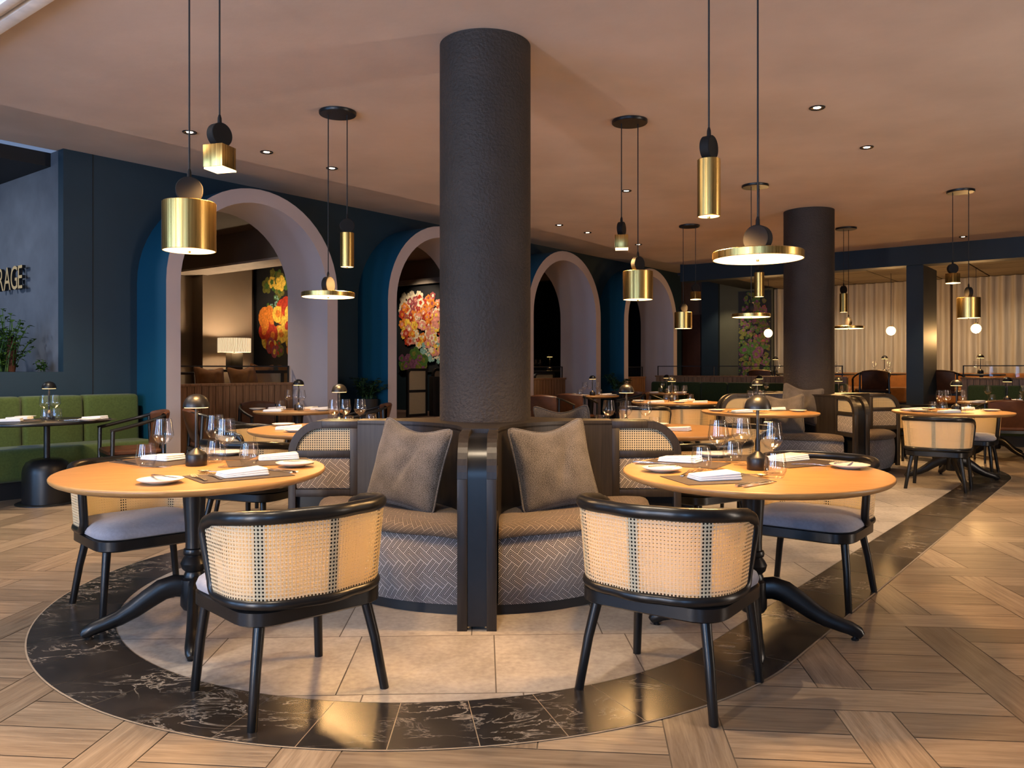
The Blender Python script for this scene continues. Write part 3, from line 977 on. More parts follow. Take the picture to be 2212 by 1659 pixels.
# ------------------------------------------------------------------ round banquette with four bays
def make_banquette(label):
    t = thing('round_banquette', label, 'banquette')
    S, HW, RS, RF, TOP = 0.76, 0.092, 0.965, 1.175, 0.91
    mb = MB(); mb.lathe([(0, 0.0), (0.925, 0.0), (0.925, 0.06), (0, 0.06)], 64)
    mb.build('plinth', [M['near_black']], t)
    QF = S - HW
    n = 16
    a0 = math.asin((HW + 0.004) / RS)
    star = []
    for q in range(4):
        Mq = Matrix.Rotation(PI / 2 * q, 4, 'Z')
        inner = arc_pts(S, S, QF, 1.5 * PI, PI, n)          # from one fin round to the other
        outer = arc_pts(0, 0, 1.0, a0, PI / 2 - a0, n)
        star += [tuple((Mq @ Vector((x, y, 0)))[:2]) for x, y in inner]
        L = [i / n * (PI / 2 - 2 * a0) * RS for i in range(n + 1)]
        # fabric front
        prof = [(0.935, 0.055), (0.958, 0.10), (0.972, 0.20), (0.975, 0.29), (0.968, 0.36), (0.955, 0.402)]
        zl = [0.0]
        for (r0, z0), (r1, z1) in zip(prof[:-1], prof[1:]): zl.append(zl[-1] + math.hypot(r1 - r0, z1 - z0))
        m = len(prof) - 1
        mb = MB(Mq)
        mb.grid(lambda s, v: (outer[round(s * n)][0] * prof[round(v * m)][0], outer[round(s * n)][1] * prof[round(v * m)][0], prof[round(v * m)][1]), n, m, 0,
                lambda s, v: (L[round(s * n)], zl[round(v * m)]))
        for e in (0, n):
            ox, oy = outer[e]; ix, iy = inner[e]
            for k in range(m):
                (r0, z0), (r1, z1) = prof[k], prof[k + 1]
                mb.add([(ix, iy, z0), (ox * r0, oy * r0, z0), (ox * r1, oy * r1, z1), (ix, iy, z1)], [(0, 1, 2, 3)])
        mb.build('seat_base', [M['maze_fabric']], t, smooth=60)
        # cushion
        cp = [(0.0, 0.452), (0.25, 0.466), (0.5, 0.474), (0.75, 0.474), (0.90, 0.465), (0.97, 0.449), (1.0, 0.430), (0.998, 0.410), (0.985, 0.402)]
        m2 = len(cp) - 1
        mb = MB(Mq)
        def cpt(s, v):
            i = round(s * n); f_, z = cp[round(v * m2)]
            ox, oy = outer[i][0] * 0.985, outer[i][1] * 0.985
            ed = min(i, n - i) / n
            dz = -0.014 * max(0, 1 - ed * 7) ** 2
            return (inner[i][0] + (ox - inner[i][0]) * f_, inner[i][1] + (oy - inner[i][1]) * f_, z + dz)
        mb.grid(cpt, n, m2, 0, lambda s, v: (L[round(s * n)], [0, .14, .28, .42, .50, .54, .563, .584, .597][round(v * m2)]))
        for e in (0, n):
            rim = [cpt(e / n, k / m2) for k in range(m2 + 1)]
            low = [(p[0], p[1], 0.40) for p in rim]
            for k in range(m2): mb.add([rim[k], rim[k + 1], low[k + 1], low[k]], [(0, 1, 2, 3)])
        c = mb.build('seat_cushion', [M['maze_fabric_top']], t, smooth=70)
        mb = MB(Mq); mb.tube([(x * 0.968, y * 0.968, 0.404) for x, y in outer], 0.006, 6); mb.build('piping', [M['near_black']], c)
        # curved wooden back
        mb = MB(Mq)
        mb.grid(lambda s, v: (inner[round(s * n)][0], inner[round(s * n)][1], 0.40 + 0.495 * v), n, 4)
        mb.build('backrest', [M['dark_oak']], t, smooth=60)
        # fin between two bays
        FM = Mq
        mb = MB(FM)
        R_ = 0.20; w = 0.045
        for sy in (-1, 1):
            y0, y1 = sorted((sy * 0.045, sy * HW))
            mb.box(RF - w, RF, y0, y1, 0.0, TOP - R_, 0, 0.003)
            mb.box(S, RF - R_, y0, y1, TOP - w, TOP, 0, 0.003)
            mb.box(S + w, RF - w, y0, y1, 0.690, 0.732, 0, 0.002)
            mb.box(S + w, RF - w, y0, y1, 0.455, 0.500, 0, 0.002)
            mb.box(S, S + w, y0, y1, 0.40, TOP - w, 0, 0.002)
            o_ = arc_pts(RF - R_, TOP - R_, R_, 0, PI / 2, 10); i_ = arc_pts(RF - R_, TOP - R_, R_ - w, 0, PI / 2, 10)
            for k in range(10):
                vs = []
                for yy in (y0, y1):
                    vs += [(o_[k][0], yy, o_[k][1]), (o_[k + 1][0], yy, o_[k + 1][1]), (i_[k + 1][0], yy, i_[k + 1][1]), (i_[k][0], yy, i_[k][1])]
                mb.add(vs, [(0, 1, 2, 3), (7, 6, 5, 4), (0, 4, 5, 1), (2, 6, 7, 3)])
        fr = mb.build('fin_frame', [M['dark_oak']], t, smooth=30)
        mb = MB(FM)
        out = [(S - 0.05, 0.02), (RF - 0.02, 0.02)] + arc_pts(RF - R_, TOP - R_, R_ - 0.02, 0, PI / 2, 10) + [(S - 0.05, TOP - 0.02)]
        vs = [(x, -0.046, z) for x, z in out] + [(x, 0.046, z) for x, z in out]
        k = len(out)
        mb.add(vs, [tuple(range(k)), tuple(range(k, 2 * k))[::-1]] + [(i, (i + 1) % k, k + (i + 1) % k, k + i) for i in range(k)])
        mb.build('fin_core', [M['black_wood']], t, smooth=30)
        for sy in (-1, 1):
            mb = MB(FM)
            o2 = [(S + w, 0.732), (RF - w, 0.732)] + arc_pts(RF - R_, TOP - R_, R_ - w, 0, PI / 2, 10) + [(S + w, TOP - w)]
            mb.add([(x, sy * 0.072, z) for x, z in o2], [tuple(range(len(o2)))], [[(x, z) for x, z in o2]])
            mb.build('cane_panel', [M['cane']], t, recalc=False, smooth=0)
            mb = MB(FM); y0, y1 = sorted((sy * 0.05, sy * 0.084)); mb.box(S + w, RF - w, y0, y1, 0.50, 0.690, 0, 0.012, seg=3)
            mb.build('fabric_panel', [M['maze_fabric']], t, smooth=60)
    mb = MB(); mb.prism(star, 0.885, 0.912)
    mb.build('ledge', [M['dark_oak']], t, smooth=30)
    return t


def make_pillow(name='scatter_cushion', mat='pillow_weave', h=0.235, th=0.085, seed=1, pipe=True):
    t = thing(name, 'cushion', 'cushion')
    N = 22
    def outline(a, b):
        x = h * a * (0.93 + 0.07 * b * b); z = h * b * (0.93 + 0.07 * a * a)
        rc = 1 - 0.055 * (a * a * b * b) ** 5
        x *= rc; z *= rc
        if b > 0: z -= 0.042 * b * b * b * (1 - a * a) ** 2
        return x, z
    mb = MB()
    for sg in (1, -1):
        def f(s, v, sg=sg):
            a, b = 2 * s - 1, 2 * v - 1
            x, z = outline(a, b)
            y = th * (max(0, (1 - a * a)) * max(0, (1 - b * b))) ** 0.42
            nz = noise.noise(Vector((a * 2.2 + seed, b * 2.2, sg * 3.0))) * 0.016 * (y / th)
            cr = -0.022 * math.exp(-((a - 0.45 * b - 0.15) / 0.10) ** 2) * max(0, 1 - abs(b)) * (y / th) if sg < 0 else 0
            return (x, sg * (y + nz + cr), z)
        mb.grid(f, N, N, 0, lambda s, v: (s * 2 * h, v * 2 * h))
    mb.build('cover', [M[mat]], t, smooth=80, weld=0.0008)
    if pipe:
        path = []
        for k in range(64):
            q = k / 64 * 4; e = int(q); f_ = (q - e) * 2 - 1
            a, b = ((f_, -1), (1, f_), (-f_, 1), (-1, -f_))[e]
            x, z = outline(a, b); path.append((x, 0, z))
        mb = MB(); mb.tube(path, 0.0055, 6, closed=True)
        mb.build('piping', [M[mat]], t)
    return t


# ------------------------------------------------------------------ tableware
def lathe_part(name, prof, m, parent=None, seg=24, **k):
    mb = MB(); mb.lathe(prof, seg, **k)
    return mb.build(name, [M[m]], parent, smooth=50)


def make_wine(parts=True):
    foot = [(0, 0.0), (0.037, 0.0), (0.0375, 0.002), (0.02, 0.005), (0.006, 0.011), (0.004, 0.018)]
    stem = [(0.004, 0.018), (0.0034, 0.04), (0.0036, 0.08), (0.006, 0.098), (0.012, 0.108)]
    bowl = [(0.012, 0.108), (0.030, 0.119), (0.043, 0.137), (0.0495, 0.150), (0.048, 0.163), (0.043, 0.195), (0.0385, 0.230), (0.0372, 0.230), (0.0418, 0.195), (0.0467, 0.163), (0.048, 0.150), (0.041, 0.138), (0.028, 0.1215), (0.008, 0.113), (0, 0.112)]
    if parts:
        t = thing('wine_glass', 'wine glass', 'wine glass')
        lathe_part('bowl', bowl, 'thin_glass', t, 28); lathe_part('stem', stem, 'thin_glass', t, 12); lathe_part('foot', foot, 'thin_glass', t, 28)
        return t
    return tag(lathe_part('wine_glass', foot + stem[1:] + bowl[1:], 'thin_glass', None, 16), 'wine glass', 'wine glass')


def make_tumbler(seg=28):
    pr = [(0, 0.0), (0.030, 0.0), (0.036, 0.006), (0.0465, 0.030), (0.0475, 0.045), (0.044, 0.075), (0.0385, 0.108), (0.0372, 0.108), (0.0427, 0.075), (0.0462, 0.045), (0.045, 0.031), (0.034, 0.012), (0, 0.010)]
    return tag(lathe_part('tumbler', pr, 'thin_glass', None, seg), 'tumbler', 'tumbler')


def make_lamp():
    t = thing('table_lamp', 'lamp', 'table lamp')
    lathe_part('base', [(0, 0), (0.047, 0), (0.0495, 0.003), (0.0495, 0.052), (0.046, 0.060), (0.014, 0.083), (0.009, 0.088), (0, 0.088)], 'black_metal', t, 32)
    lathe_part('stem', [(0.0075, 0.086), (0.0075, 0.292)], 'black_metal', t, 14)
    sh = lathe_part('lamp_shade', [(0.061, 0.284), (0.0615, 0.290), (0.058, 0.306), (0.049, 0.326), (0.034, 0.340), (0.016, 0.347), (0, 0.349), (0, 0.345), (0.033, 0.336), (0.047, 0.322), (0.056, 0.303), (0.059, 0.289), (0.059, 0.284)], 'black_metal', t, 32)
    lathe_part('diffuser', [(0.0085, 0.281), (0.054, 0.281), (0.0585, 0.286), (0.0085, 0.289)], 'glow_lamp', sh, 28)
    return t


def make_plate():
    t = lathe_part('bread_plate', [(0, 0.001), (0.045, 0.0), (0.05, 0.003), (0.078, 0.011), (0.090, 0.017), (0.0915, 0.0195), (0.089, 0.0205), (0.076, 0.0145), (0.05, 0.008), (0, 0.007)], 'ceramic', None, 40)
    return tag(t, 'plate', 'plate')


def make_napkin():
    mb = MB()
    for k in range(3):
        e = 0.002 * k
        pts = rounded_rect(0.10 - e, -0.062 + e, 0.062 - e, 0.008, 3)
        slab(mb, pts, [(0.003, 0.001 + 0.0065 * k), (0, 0.003 + 0.0065 * k), (0, 0.006 + 0.0065 * k), (0.004, 0.0078 + 0.0065 * k)])
    for i, p in enumerate(mb.v):
        p.z += max(0.0, 0.010 * math.sin(p.x * 14 + 0.6) * (p.z / 0.02)) + 0.003 * noise.noise(Vector((p.x * 30, p.y * 30, 1))) * (p.z / 0.02)
    o = mb.build('napkin', [M['napkin']], smooth=60)
    return tag(o, 'napkin', 'napkin')


def make_placemat():
    mb = MB(); mb.box(-0.20, 0.20, -0.14, 0.14, 0.0, 0.002)
    return tag(mb.build('placemat', [M['placemat']], smooth=0), 'mat', 'placemat')


def blade(mb, path, mat=0):
    """path rows: (x, half width, half thickness, z)"""
    v = []; f = []
    for x, w, h, z in path:
        v += [(x, -w, z - h), (x, w, z - h), (x, w, z + h), (x, -w, z + h)]
    for i in range(len(path) - 1):
        for k in range(4):
            f.append((i * 4 + k, i * 4 + (k + 1) % 4, i * 4 + 4 + (k + 1) % 4, i * 4 + 4 + k))
    n = len(path)
    f += [(0, 1, 2, 3), ((n - 1) * 4 + 3, (n - 1) * 4 + 2, (n - 1) * 4 + 1, (n - 1) * 4)]
    mb.add(v, f, None, mat)


def make_knife():
    mb = MB()
    blade(mb, [(-0.105, 0.006, 0.002, 0.004), (-0.10, 0.0085, 0.0035, 0.004), (-0.02, 0.0065, 0.003, 0.004), (0.0, 0.006, 0.002, 0.0035), (0.01, 0.009, 0.0008, 0.003), (0.08, 0.0085, 0.0006, 0.0025), (0.11, 0.003, 0.0004, 0.002)])
    return tag(mb.build('table_knife', [M['steel']], smooth=40), 'knife', 'knife')


def make_fork():
    mb = MB()
    blade(mb, [(-0.10, 0.0075, 0.0015, 0.004), (-0.06, 0.006, 0.0018, 0.006), (0.0, 0.0035, 0.0018, 0.007), (0.03, 0.0045, 0.0015, 0.005), (0.042, 0.0115, 0.001, 0.003), (0.055, 0.0125, 0.001, 0.003)])
    for k in range(4):
        y = -0.0105 + 0.007 * k
        v = [(0.053, y - 0.002, 0.002), (0.053, y + 0.002, 0.002), (0.053, y + 0.002, 0.004), (0.053, y - 0.002, 0.004),
             (0.098, y - 0.001, 0.008), (0.098, y + 0.001, 0.008), (0.098, y + 0.001, 0.009), (0.098, y - 0.001, 0.009)]
        mb.add(v, [(0, 1, 5, 4), (1, 2, 6, 5), (2, 3, 7, 6), (3, 0, 4, 7), (4, 5, 6, 7)])
    return tag(mb.build('table_fork', [M['steel']], smooth=40), 'fork', 'fork')


def make_spoon():
    mb = MB()
    blade(mb, [(-0.10, 0.0065, 0.0013, 0.004), (-0.05, 0.005, 0.0015, 0.006), (0.03, 0.003, 0.0015, 0.005)])
    mb.grid(lambda s, v: (0.055 + 0.030 * math.cos(2 * PI * s) * v, 0.019 * math.sin(2 * PI * s) * v, 0.001 + 0.007 * v * v), 20, 5)
    return tag(mb.build('table_spoon', [M['steel']], recalc=False, smooth=60), 'spoon', 'spoon')


# ------------------------------------------------------------------ pendants
def disc_y(mb, r, th, z, ang):
    """an upright puck"""
    m0 = mb.M
    mb.M = m0 @ Matrix.Translation((0, 0, z)) @ Matrix.Rotation(ang, 4, 'Z') @ Matrix.Rotation(PI / 2, 4, 'X')
    mb.lathe([(0, -th / 2), (r - 0.003, -th / 2), (r, -th / 2 + 0.003), (r, th / 2 - 0.003), (r - 0.003, th / 2), (0, th / 2)], 36)
    mb.M = m0


SHADES = {'drum': (0.118, 0.225), 'tube': (0.052, 0.262), 'disc': (0.20, 0.036), 'cube': (0.052, 0.112)}


def make_pendant(label, loc, rz, spec, spread=0.09):
    """spec: list of (shade kind, sign, z of the lower rim, puck angle)"""
    t = thing('pendant_light', label, 'pendant light', loc, rz)
    z0 = loc[2]
    mb = MB(); mb.lathe([(0, -0.026), (0.135, -0.026), (0.14, -0.020), (0.14, -0.002), (0, -0.002)], 48, sx=1.0, sy=1.0)
    mb.build('ceiling_plate', [M['black_metal']], t)
    for kind, sg, zr, pa in spec:
        x = sg * spread
        r, h = SHADES[kind]
        zl = zr - z0
        pr = {'drum': 0.06, 'tube': 0.055, 'disc': 0.062, 'cube': 0.055}[kind]
        top = zl + h
        mb = MB(); mb.tube([(x, 0, top + 2 * pr + 0.03), (x, 0, -0.02)], 0.0042, 8)
        mb.build('cable', [M['near_black']], t)
        mb = MB(Matrix.Translation((x, 0, 0)))
        disc_y(mb, pr, 0.045, top + pr - 0.004, pa)
        mb.tube([(0, 0, top + 2 * pr - 0.006), (0, 0, top + 2 * pr + 0.02), (0, 0, top + 2 * pr + 0.035)], [(0.010, 0.010), (0.009, 0.009), (0.005, 0.005)], 10)
        mb.build('pulley', [M['matte_black']], t)
        mb = MB(Matrix.Translation((x, 0, 0)))
        if kind == 'cube':
            m0 = mb.M; mb.M = m0 @ Matrix.Rotation(pa + 0.3, 4, 'Z')
            mb.box(-r, r, -r, r, zl + 0.008, top, 0, 0.003)
            s = mb.build('%s_shade' % kind, [M['brass']], t)
            mb = MB(m0 @ Matrix.Rotation(pa + 0.3, 4, 'Z')); mb.box(-r + 0.004, r - 0.004, -r + 0.004, r - 0.004, zl, zl + 0.008)
            mb.box(-r, r, -r, -r + 0.004, zl, zl + 0.008)
            g = mb.build('diffuser', [M['glow_pendant']], s, smooth=0)
        else:
            mb.lathe([(0, top), (r - 0.004, top), (r, top - 0.003), (r, zl + 0.002), (r - 0.003, zl), (r - 0.004, zl + 0.003)], 56)
            s = mb.build('%s_shade' % ('cylinder' if kind == 'tube' else kind), [M['brass']], t)
            mb = MB(Matrix.Translation((x, 0, 0)))
            mb.lathe([(0, zl + 0.001), (r - 0.006, zl + 0.001), (r - 0.004, zl + 0.004), (0, zl + 0.004)], 48)
            g = mb.build('diffuser', [M['glow_pendant']], s)
            mb = MB(Matrix.Translation((x, 0, 0))); mb.lathe([(0, zl - 0.008), (0.006, zl - 0.008), (0.007, zl), (0, zl)], 12)
            mb.build('knob', [M['brass']], s)
        p = Matrix.Translation(Vector(loc)) @ Matrix.Rotation(rz, 4, 'Z') @ Vector((x, 0, zl - 0.03))
        PENDANT_SPOTS.append((p, kind))
    return t


PENDANT_SPOTS = []
TABLE_AT = {'a': (-1.49, 3.8, 0.75), 'b': (1.118, 3.755, 0.75), 'booth': (-4.22, 7.35, 0.75), 'c': (-1.45, 6.35, 0.75), 'd': (-2.4, 9.1, 0.75), 'e': (1.15, 6.25, 0.75), 'g': (2.3, 11.4, 0.75), 'h': (1.36, 14.0, 0.75), 'i': (2.92, 15.3, 0.75), 'j': (2.7, 8.85, 0.75), 'k': (4.83, 8.9, 0.75), 'l': (6.75, 11.3, 0.75), 'm': (4.72, 11.55, 0.75), 'n': (4.36, 14.25, 0.75), 'r1': (7.22, 15.75, 1.12), 'r2': (8.25, 14.24, 1.12), 'r3': (5.58, 17.0, 1.12), 'r4': (6.2, 15.7, 1.12)}
TABLE_ITEMS = {
    'booth': {'wine': [(-0.006, -0.02), (0.029, 0.08)], 'tumbler': [(0.075, -0.14), (0.098, -0.02)], 'lamp': [(-0.049, 0.12)], 'napkin': [(-0.217, -0.2, 20), (0.353, 0.16, -10), (-0.322, 0.12, 5)], 'plate': [(-0.386, 0.32), (0.438, -0.1)], 'placemat': [(-0.225, -0.12, 15), (0.331, 0.08, -15)], 'fork': [(0.295, -0.05, 20), (-0.177, 0.02, 40)]} ,
    'c': {'wine': [(0.079, -0.1), (0.136, 0.02), (0.25, 0.05)], 'tumbler': [(0.19, -0.12), (0.326, 0.12)], 'lamp': [(0.075, 0.1)], 'plate': [(-0.427, 0.3), (-0.153, -0.33)], 'napkin': [(-0.277, -0.08, 12), (-0.121, 0.42, 40)], 'fork': [(-0.297, 0.28, 30)]} ,
    'd': {'wine': [(-0.125, 0.05), (0.055, -0.08), (-0.05, 0.12)], 'tumbler': [(-0.2, 0), (0.071, -0.18)], 'lamp': [(-0.005, 0.03)], 'plate': [(-0.485, 0.08), (0.306, -0.12)], 'napkin': [(-0.209, -0.25, 5), (-0.314, 0.25, 20), (0.042, 0.28, -20), (0.208, 0.12, 10)], 'fork': [(-0.339, 0.1, 20)]} ,
    'e': {'wine': [(-0.413, -0.08), (-0.297, -0.16), (-0.131, -0.06)], 'tumbler': [(-0.45, 0.1), (-0.082, -0.18)], 'lamp': [(-0.261, 0.05)], 'napkin': [(0.101, -0.1, -25), (-0.309, 0.32, 10)], 'plate': [(0.047, 0.42), (-0.524, -0.3)]} ,
    'g': {'wine': [(-0.101, -0.08), (-0.0, 0.0), (0.134, 0.05)], 'tumbler': [(-0.151, -0.14), (-0.039, -0.16), (0.21, -0.02)], 'lamp': [(-0.013, 0.2)], 'napkin': [(-0.321, -0.3, 5), (0.206, 0.2, 25), (0.272, -0.34, -15)], 'plate': [(-0.507, 0.05), (-0.02, -0.38)]} ,
    'h': {'wine': [(-0.104, 0.0), (-0.006, 0.1), (0.117, 0.05)], 'tumbler': [(-0.188, -0.05), (0.143, -0.08)], 'lamp': [(0.03, -0.02)], 'napkin': [(-0.345, 0.1, 10), (0.296, 0.28, -20)], 'plate': [(-0.15, -0.25), (0.362, -0.05)]} ,
    'i': {'wine': [(-0.079, 0.0), (0.115, 0.05)], 'tumbler': [(-0.132, -0.1)], 'lamp': [(0.01, 0.05)], 'napkin': [(-0.262, 0, 10), (0.262, 0, 0)]} ,
    'j': {'wine': [(-0.096, -0.02), (0.057, 0.1)], 'tumbler': [(-0.166, -0.12), (0.107, 0.05)], 'lamp': [(0.059, 0.26)], 'plate': [(-0.452, 0.05), (0.408, -0.05)], 'napkin': [(-0.249, -0.22, 10), (0.286, 0.3, -15)], 'fork': [(-0.36, -0.1, 70), (0.33, 0.2, 10)], 'placemat': [(-0.232, -0.28, 10), (0.347, 0.28, 20)]} ,
    'k': {'wine': [(-0.152, -0.05), (0.01, 0.12), (0.201, 0.14)], 'tumbler': [(-0.254, -0.1), (-0.18, -0.16), (0.144, -0.08)], 'lamp': [(0.019, -0.06)], 'napkin': [(-0.382, 0.12, -5), (-0.202, -0.32, 8), (0.323, 0.34, 10)], 'plate': [(-0.41, -0.1), (0.429, 0.0), (-0.099, 0.33)], 'fork': [(-0.366, -0.22, 30), (0.357, 0.25, 0)], 'knife': [(-0.057, -0.36, 60)], 'placemat': [(-0.222, -0.34, 12), (-0.33, 0.06, 85)]} ,
    'l': {'wine': [(-0.083, 0.05), (0.435, 0.1)], 'tumbler': [(-0.089, -0.06), (0.277, -0.1)], 'lamp': [(0.159, 0.0)], 'napkin': [(0.404, 0.25, 10), (-0.381, -0.22, 30)], 'plate': [(-0.062, -0.28)]} ,
    'm': {'wine': [(0.006, 0.05), (0.12, 0.1)], 'tumbler': [(-0.14, -0.1)], 'lamp': [(0.014, 0.2)], 'plate': [(0.343, 0.2)], 'napkin': [(-0.239, 0.0, 10)]} ,
    'n': {'wine': [(-0.134, 0.0), (0.134, 0.05)], 'tumbler': [(-0.107, -0.1)], 'lamp': [(0.012, 0.05)], 'napkin': [(0.184, -0.2, 10)], 'plate': [(-0.299, -0.15)]} ,
    'r1': {'wine': [(-0.173, 0.0), (0.153, 0.1)], 'tumbler': [(0.086, -0.1)], 'lamp': [(0.039, 0.03)]} ,
    'r2': {'wine': [(-0.097, 0.0), (0.153, 0.05)], 'tumbler': [(0.173, -0.08)], 'lamp': [(0.019, 0.06)]} ,
    'r3': {'wine': [(0.015, 0.0)], 'tumbler': [(-0.159, 0.0)], 'lamp': [(-0.02, 0.1)]} ,
    'r4': {'wine': [(0.053, 0.0), (0.012, 0.1)], 'tumbler': [(0.085, -0.1)]} ,
    'a': {'wine': [(-0.176, 0.066), (0.125, 0.066), (-0.042, 0.377)], 'tumbler': [(-0.271, 0.1), (0.205, 0.16), (0.0, 0.275)], 'lamp': [(-0.047, 0.145)], 'plate': [(0.042, -0.462), (0.445, 0.103), (-0.059, 0.6)], 'napkin': [(0.305, -0.24, 38), (-0.31, 0.38, -28), (0.28, 0.4, 20)], 'fork': [(0.155, -0.345, 128), (0.205, -0.3, 126), (0.4, 0.23, 160)], 'spoon': [(0.15, -0.14, 172)], 'knife': [(0.42, -0.1, 140), (0.44, -0.075, 140), (-0.44, 0.25, -40)], 'placemat': [(0.29, -0.24, 38), (-0.3, 0.29, -35), (0.27, 0.27, 22), (-0.08, 0.51, 5)]} ,
    'b': {'wine': [(-0.155, 0.023), (-0.001, 0.185), (0.057, -0.093)], 'tumbler': [(-0.239, 0.005), (-0.014, 0.305), (0.014, -0.271)], 'lamp': [(0.03, 0.03)], 'plate': [(-0.428, -0.035), (-0.043, 0.565), (0.482, 0.085)], 'napkin': [(-0.257, -0.306, 14), (-0.268, 0.335, -30), (0.292, 0.395, 30)], 'fork': [(-0.338, -0.145, 65), (-0.293, -0.12, 63), (0.342, 0.175, -15)], 'knife': [(-0.143, -0.455, 40), (-0.118, -0.47, 40), (-0.418, 0.265, -25)], 'spoon': [(-0.078, -0.195, -30), (-0.158, -0.135, 120)], 'placemat': [(-0.243, -0.295, 14), (-0.268, 0.265, -30), (0.302, 0.295, 28), (-0.008, 0.515, 0)]} ,
}

# ================================================================== PLACING THINGS
banq = Stamp(make_banquette('round four-bay banquette of dark oak, cane and maze fabric around the large column'))
banq((-0.163, 4.93, 0.0), 0.0)
banq((3.70, 10.1, 0.0), rad(8), 'farther round four-bay banquette of dark oak and cane around the second column')

# ---- cushions on the banquettes
cush = Stamp(make_pillow())
CG = 'grey cushions on the round banquettes'
cush((0, 0, 0))
def put_cushion(x, y, z, face, lean, spin, label):
    o = cush((x, y, z), 0, label, CG)
    o.rotation_euler = (Matrix.Rotation(face, 4, 'Z') @ Matrix.Rotation(lean, 4, 'X') @ Matrix.Rotation(spin, 4, 'Y')).to_euler()
    return o
cush.used = False
put_cushion(-0.555, 4.36, 0.705, rad(-30), rad(-14), rad(7), 'grey woven cushion in the near banquette bay on the green booth side')
put_cushion(0.225, 4.36, 0.705, rad(24), rad(-14), rad(-6), 'grey woven cushion in the near banquette bay at the brightly lit table')
put_cushion(0.37, 5.58, 0.745, rad(180 - 38), rad(-14), rad(3), 'grey cushion whose top edge rises behind the near banquette ledge')
put_cushion(3.47, 9.72, 0.79, rad(-16), rad(-12), rad(9), 'upper grey cushion leaning on the column of the farther banquette')
put_cushion(3.19, 9.50, 0.69, rad(-34), rad(-14), rad(-4), 'lower grey cushion half hidden behind the farther banquette table edge')

# ---- cane chairs
cane = Stamp(make_cane_chair())
CH = 'cane-backed chairs round the oak tables'
for x, y, a, lb in (
        (-0.845, 3.08, 43.8, 'cane chair showing its back at the near table on the booth side'),
        (0.611, 3.12, -35.6, 'cane chair showing its double-ribbed back at the brightly lit oak table'),
        (-1.925, 4.22, -136.6, 'cane chair facing in at the far side of the near table, beside the green booth'),
        (1.62, 4.40, 142.3, 'cane chair facing in at the brightly lit table, legs near the marble band'),
        (-1.78, 5.62, -22, 'cane chair between the near table and the oak table behind the banquette fin'),
        (-2.10, 6.75, -110, 'cane chair side-on behind the cane chair near the banquette fin'),
        (1.27, 5.52, 34, 'cane chair whose rail shows behind the glasses of the brightly lit table'),
        (1.82, 6.75, 128, 'cane chair facing sideways between the lit table and the farther banquette'),
        (1.72, 10.45, -22, 'cane chair with its back to the large column at the oak table beyond the banquette'),
        (2.36, 10.76, 16, 'golden cane chair under the edge of the oak table beyond the banquette'),
        (4.345, 8.25, -35.8, 'cane chair showing its back at the oak table on the tip of the marble band'),
        (5.36, 9.50, 142, 'cane chair facing in at the table on the tip of the marble band'),
        (5.30, 10.95, 20, 'cane chair glimpsed between the farther banquette and the marble-tip table')):
    cane((x, y, 0.0), rad(a), lb, CH)

# ---- leather chairs
lea = Stamp(make_leather_chair())
LG = 'brown leather armchairs'
def face(dx, dy): return math.atan2(-dx, dy)
for x, y, dx, dy, lb, z in (
        (-3.62, 7.72, -.80, -.60, 'leather armchair with long arms facing the black table at the green booth', 0),
        (-3.00, 8.25, .80, .55, 'leather armchair in front of the half wall, just behind the near table lamp', 0),
        (-2.95, 9.75, .70, -.72, 'leather armchair between the round wooden table and the slatted half wall', 0),
        (-1.72, 9.35, -.95, -.25, 'leather armchair beside the potted plant at the round wooden table', 0),
        (0.58, 12.45, .45, .9, 'leather armchair showing its brown back just beside the large column', 0),
        (0.42, 13.6, .95, .2, 'leather armchair tucked behind another beside the third arch', 0),
        (1.02, 13.15, .4, .9, 'leather armchair with slim black legs at the table by the third arch', 0),
        (2.02, 13.85, -.95, .1, 'leather armchair behind the lamp of the table beyond the near banquette', 0),
        (2.35, 14.75, .6, .7, 'dark leather armchair at the black table by the far green booth', 0),
        (6.40, 10.55, .35, .94, 'leather armchair cut by the picture edge at the pedestal table', 0),
        (6.68, 15.02, .25, .97, 'dark leather armchair on the raised platform beside the blue pillar', .37),
        (7.42, 13.88, .70, .71, 'dark leather armchair behind the handrail on the raised platform', .37),
        (5.06, 16.28, .6, .8, 'dark leather armchair on the platform in front of the floral wallpaper', .37)):
    lea((x, y, z), face(dx, dy), lb, LG)

# ---- tables
TABLE_NAME = dict(a='near table beside the booth', b='brightly lit near table', booth='black booth table', c='table behind the near banquette fin',
                  d='round table by the half wall', e='table behind the near banquette', g='table beyond the near banquette', h='table by the third arch',
                  i='small table at the far green booth', j='table before the farther cushions', k='table at the marble tip', l='pedestal table at the edge',
                  m='table beyond the farther banquette', n='round table behind the second column', r1='platform table beside the blue pillar', r2='platform table behind the handrail',
                  r3='platform table by the floral wallpaper', r4='platform table beside the second column')
ot = Stamp(make_oval_table())
TG = 'oak pedestal tables'
for k, rz, lb in (('a', 20, 'oval oak table on black pedestal nearest the green booth'), ('b', -14, 'brightly lit oval oak table with black pedestal on the dark marble band'),
                  ('c', 20, 'oval oak table peeping out behind the cane fin of the near banquette'), ('e', -14, 'oval oak table behind the ledge of the near banquette'),
                  ('g', 14, 'oval oak table beyond the near banquette with two cane chairs'), ('j', 12, 'oval oak table in front of the grey cushions of the farther banquette'),
                  ('k', -14, 'oval oak table standing at the tip of the marble band'), ('m', 0, 'oval oak table mostly hidden behind the farther banquette')):
    ot((TABLE_AT[k][0], TABLE_AT[k][1], 0.0), rad(rz), lb, TG)
rt = Stamp(make_oval_table(0.49, 0.49, 'round_table'))
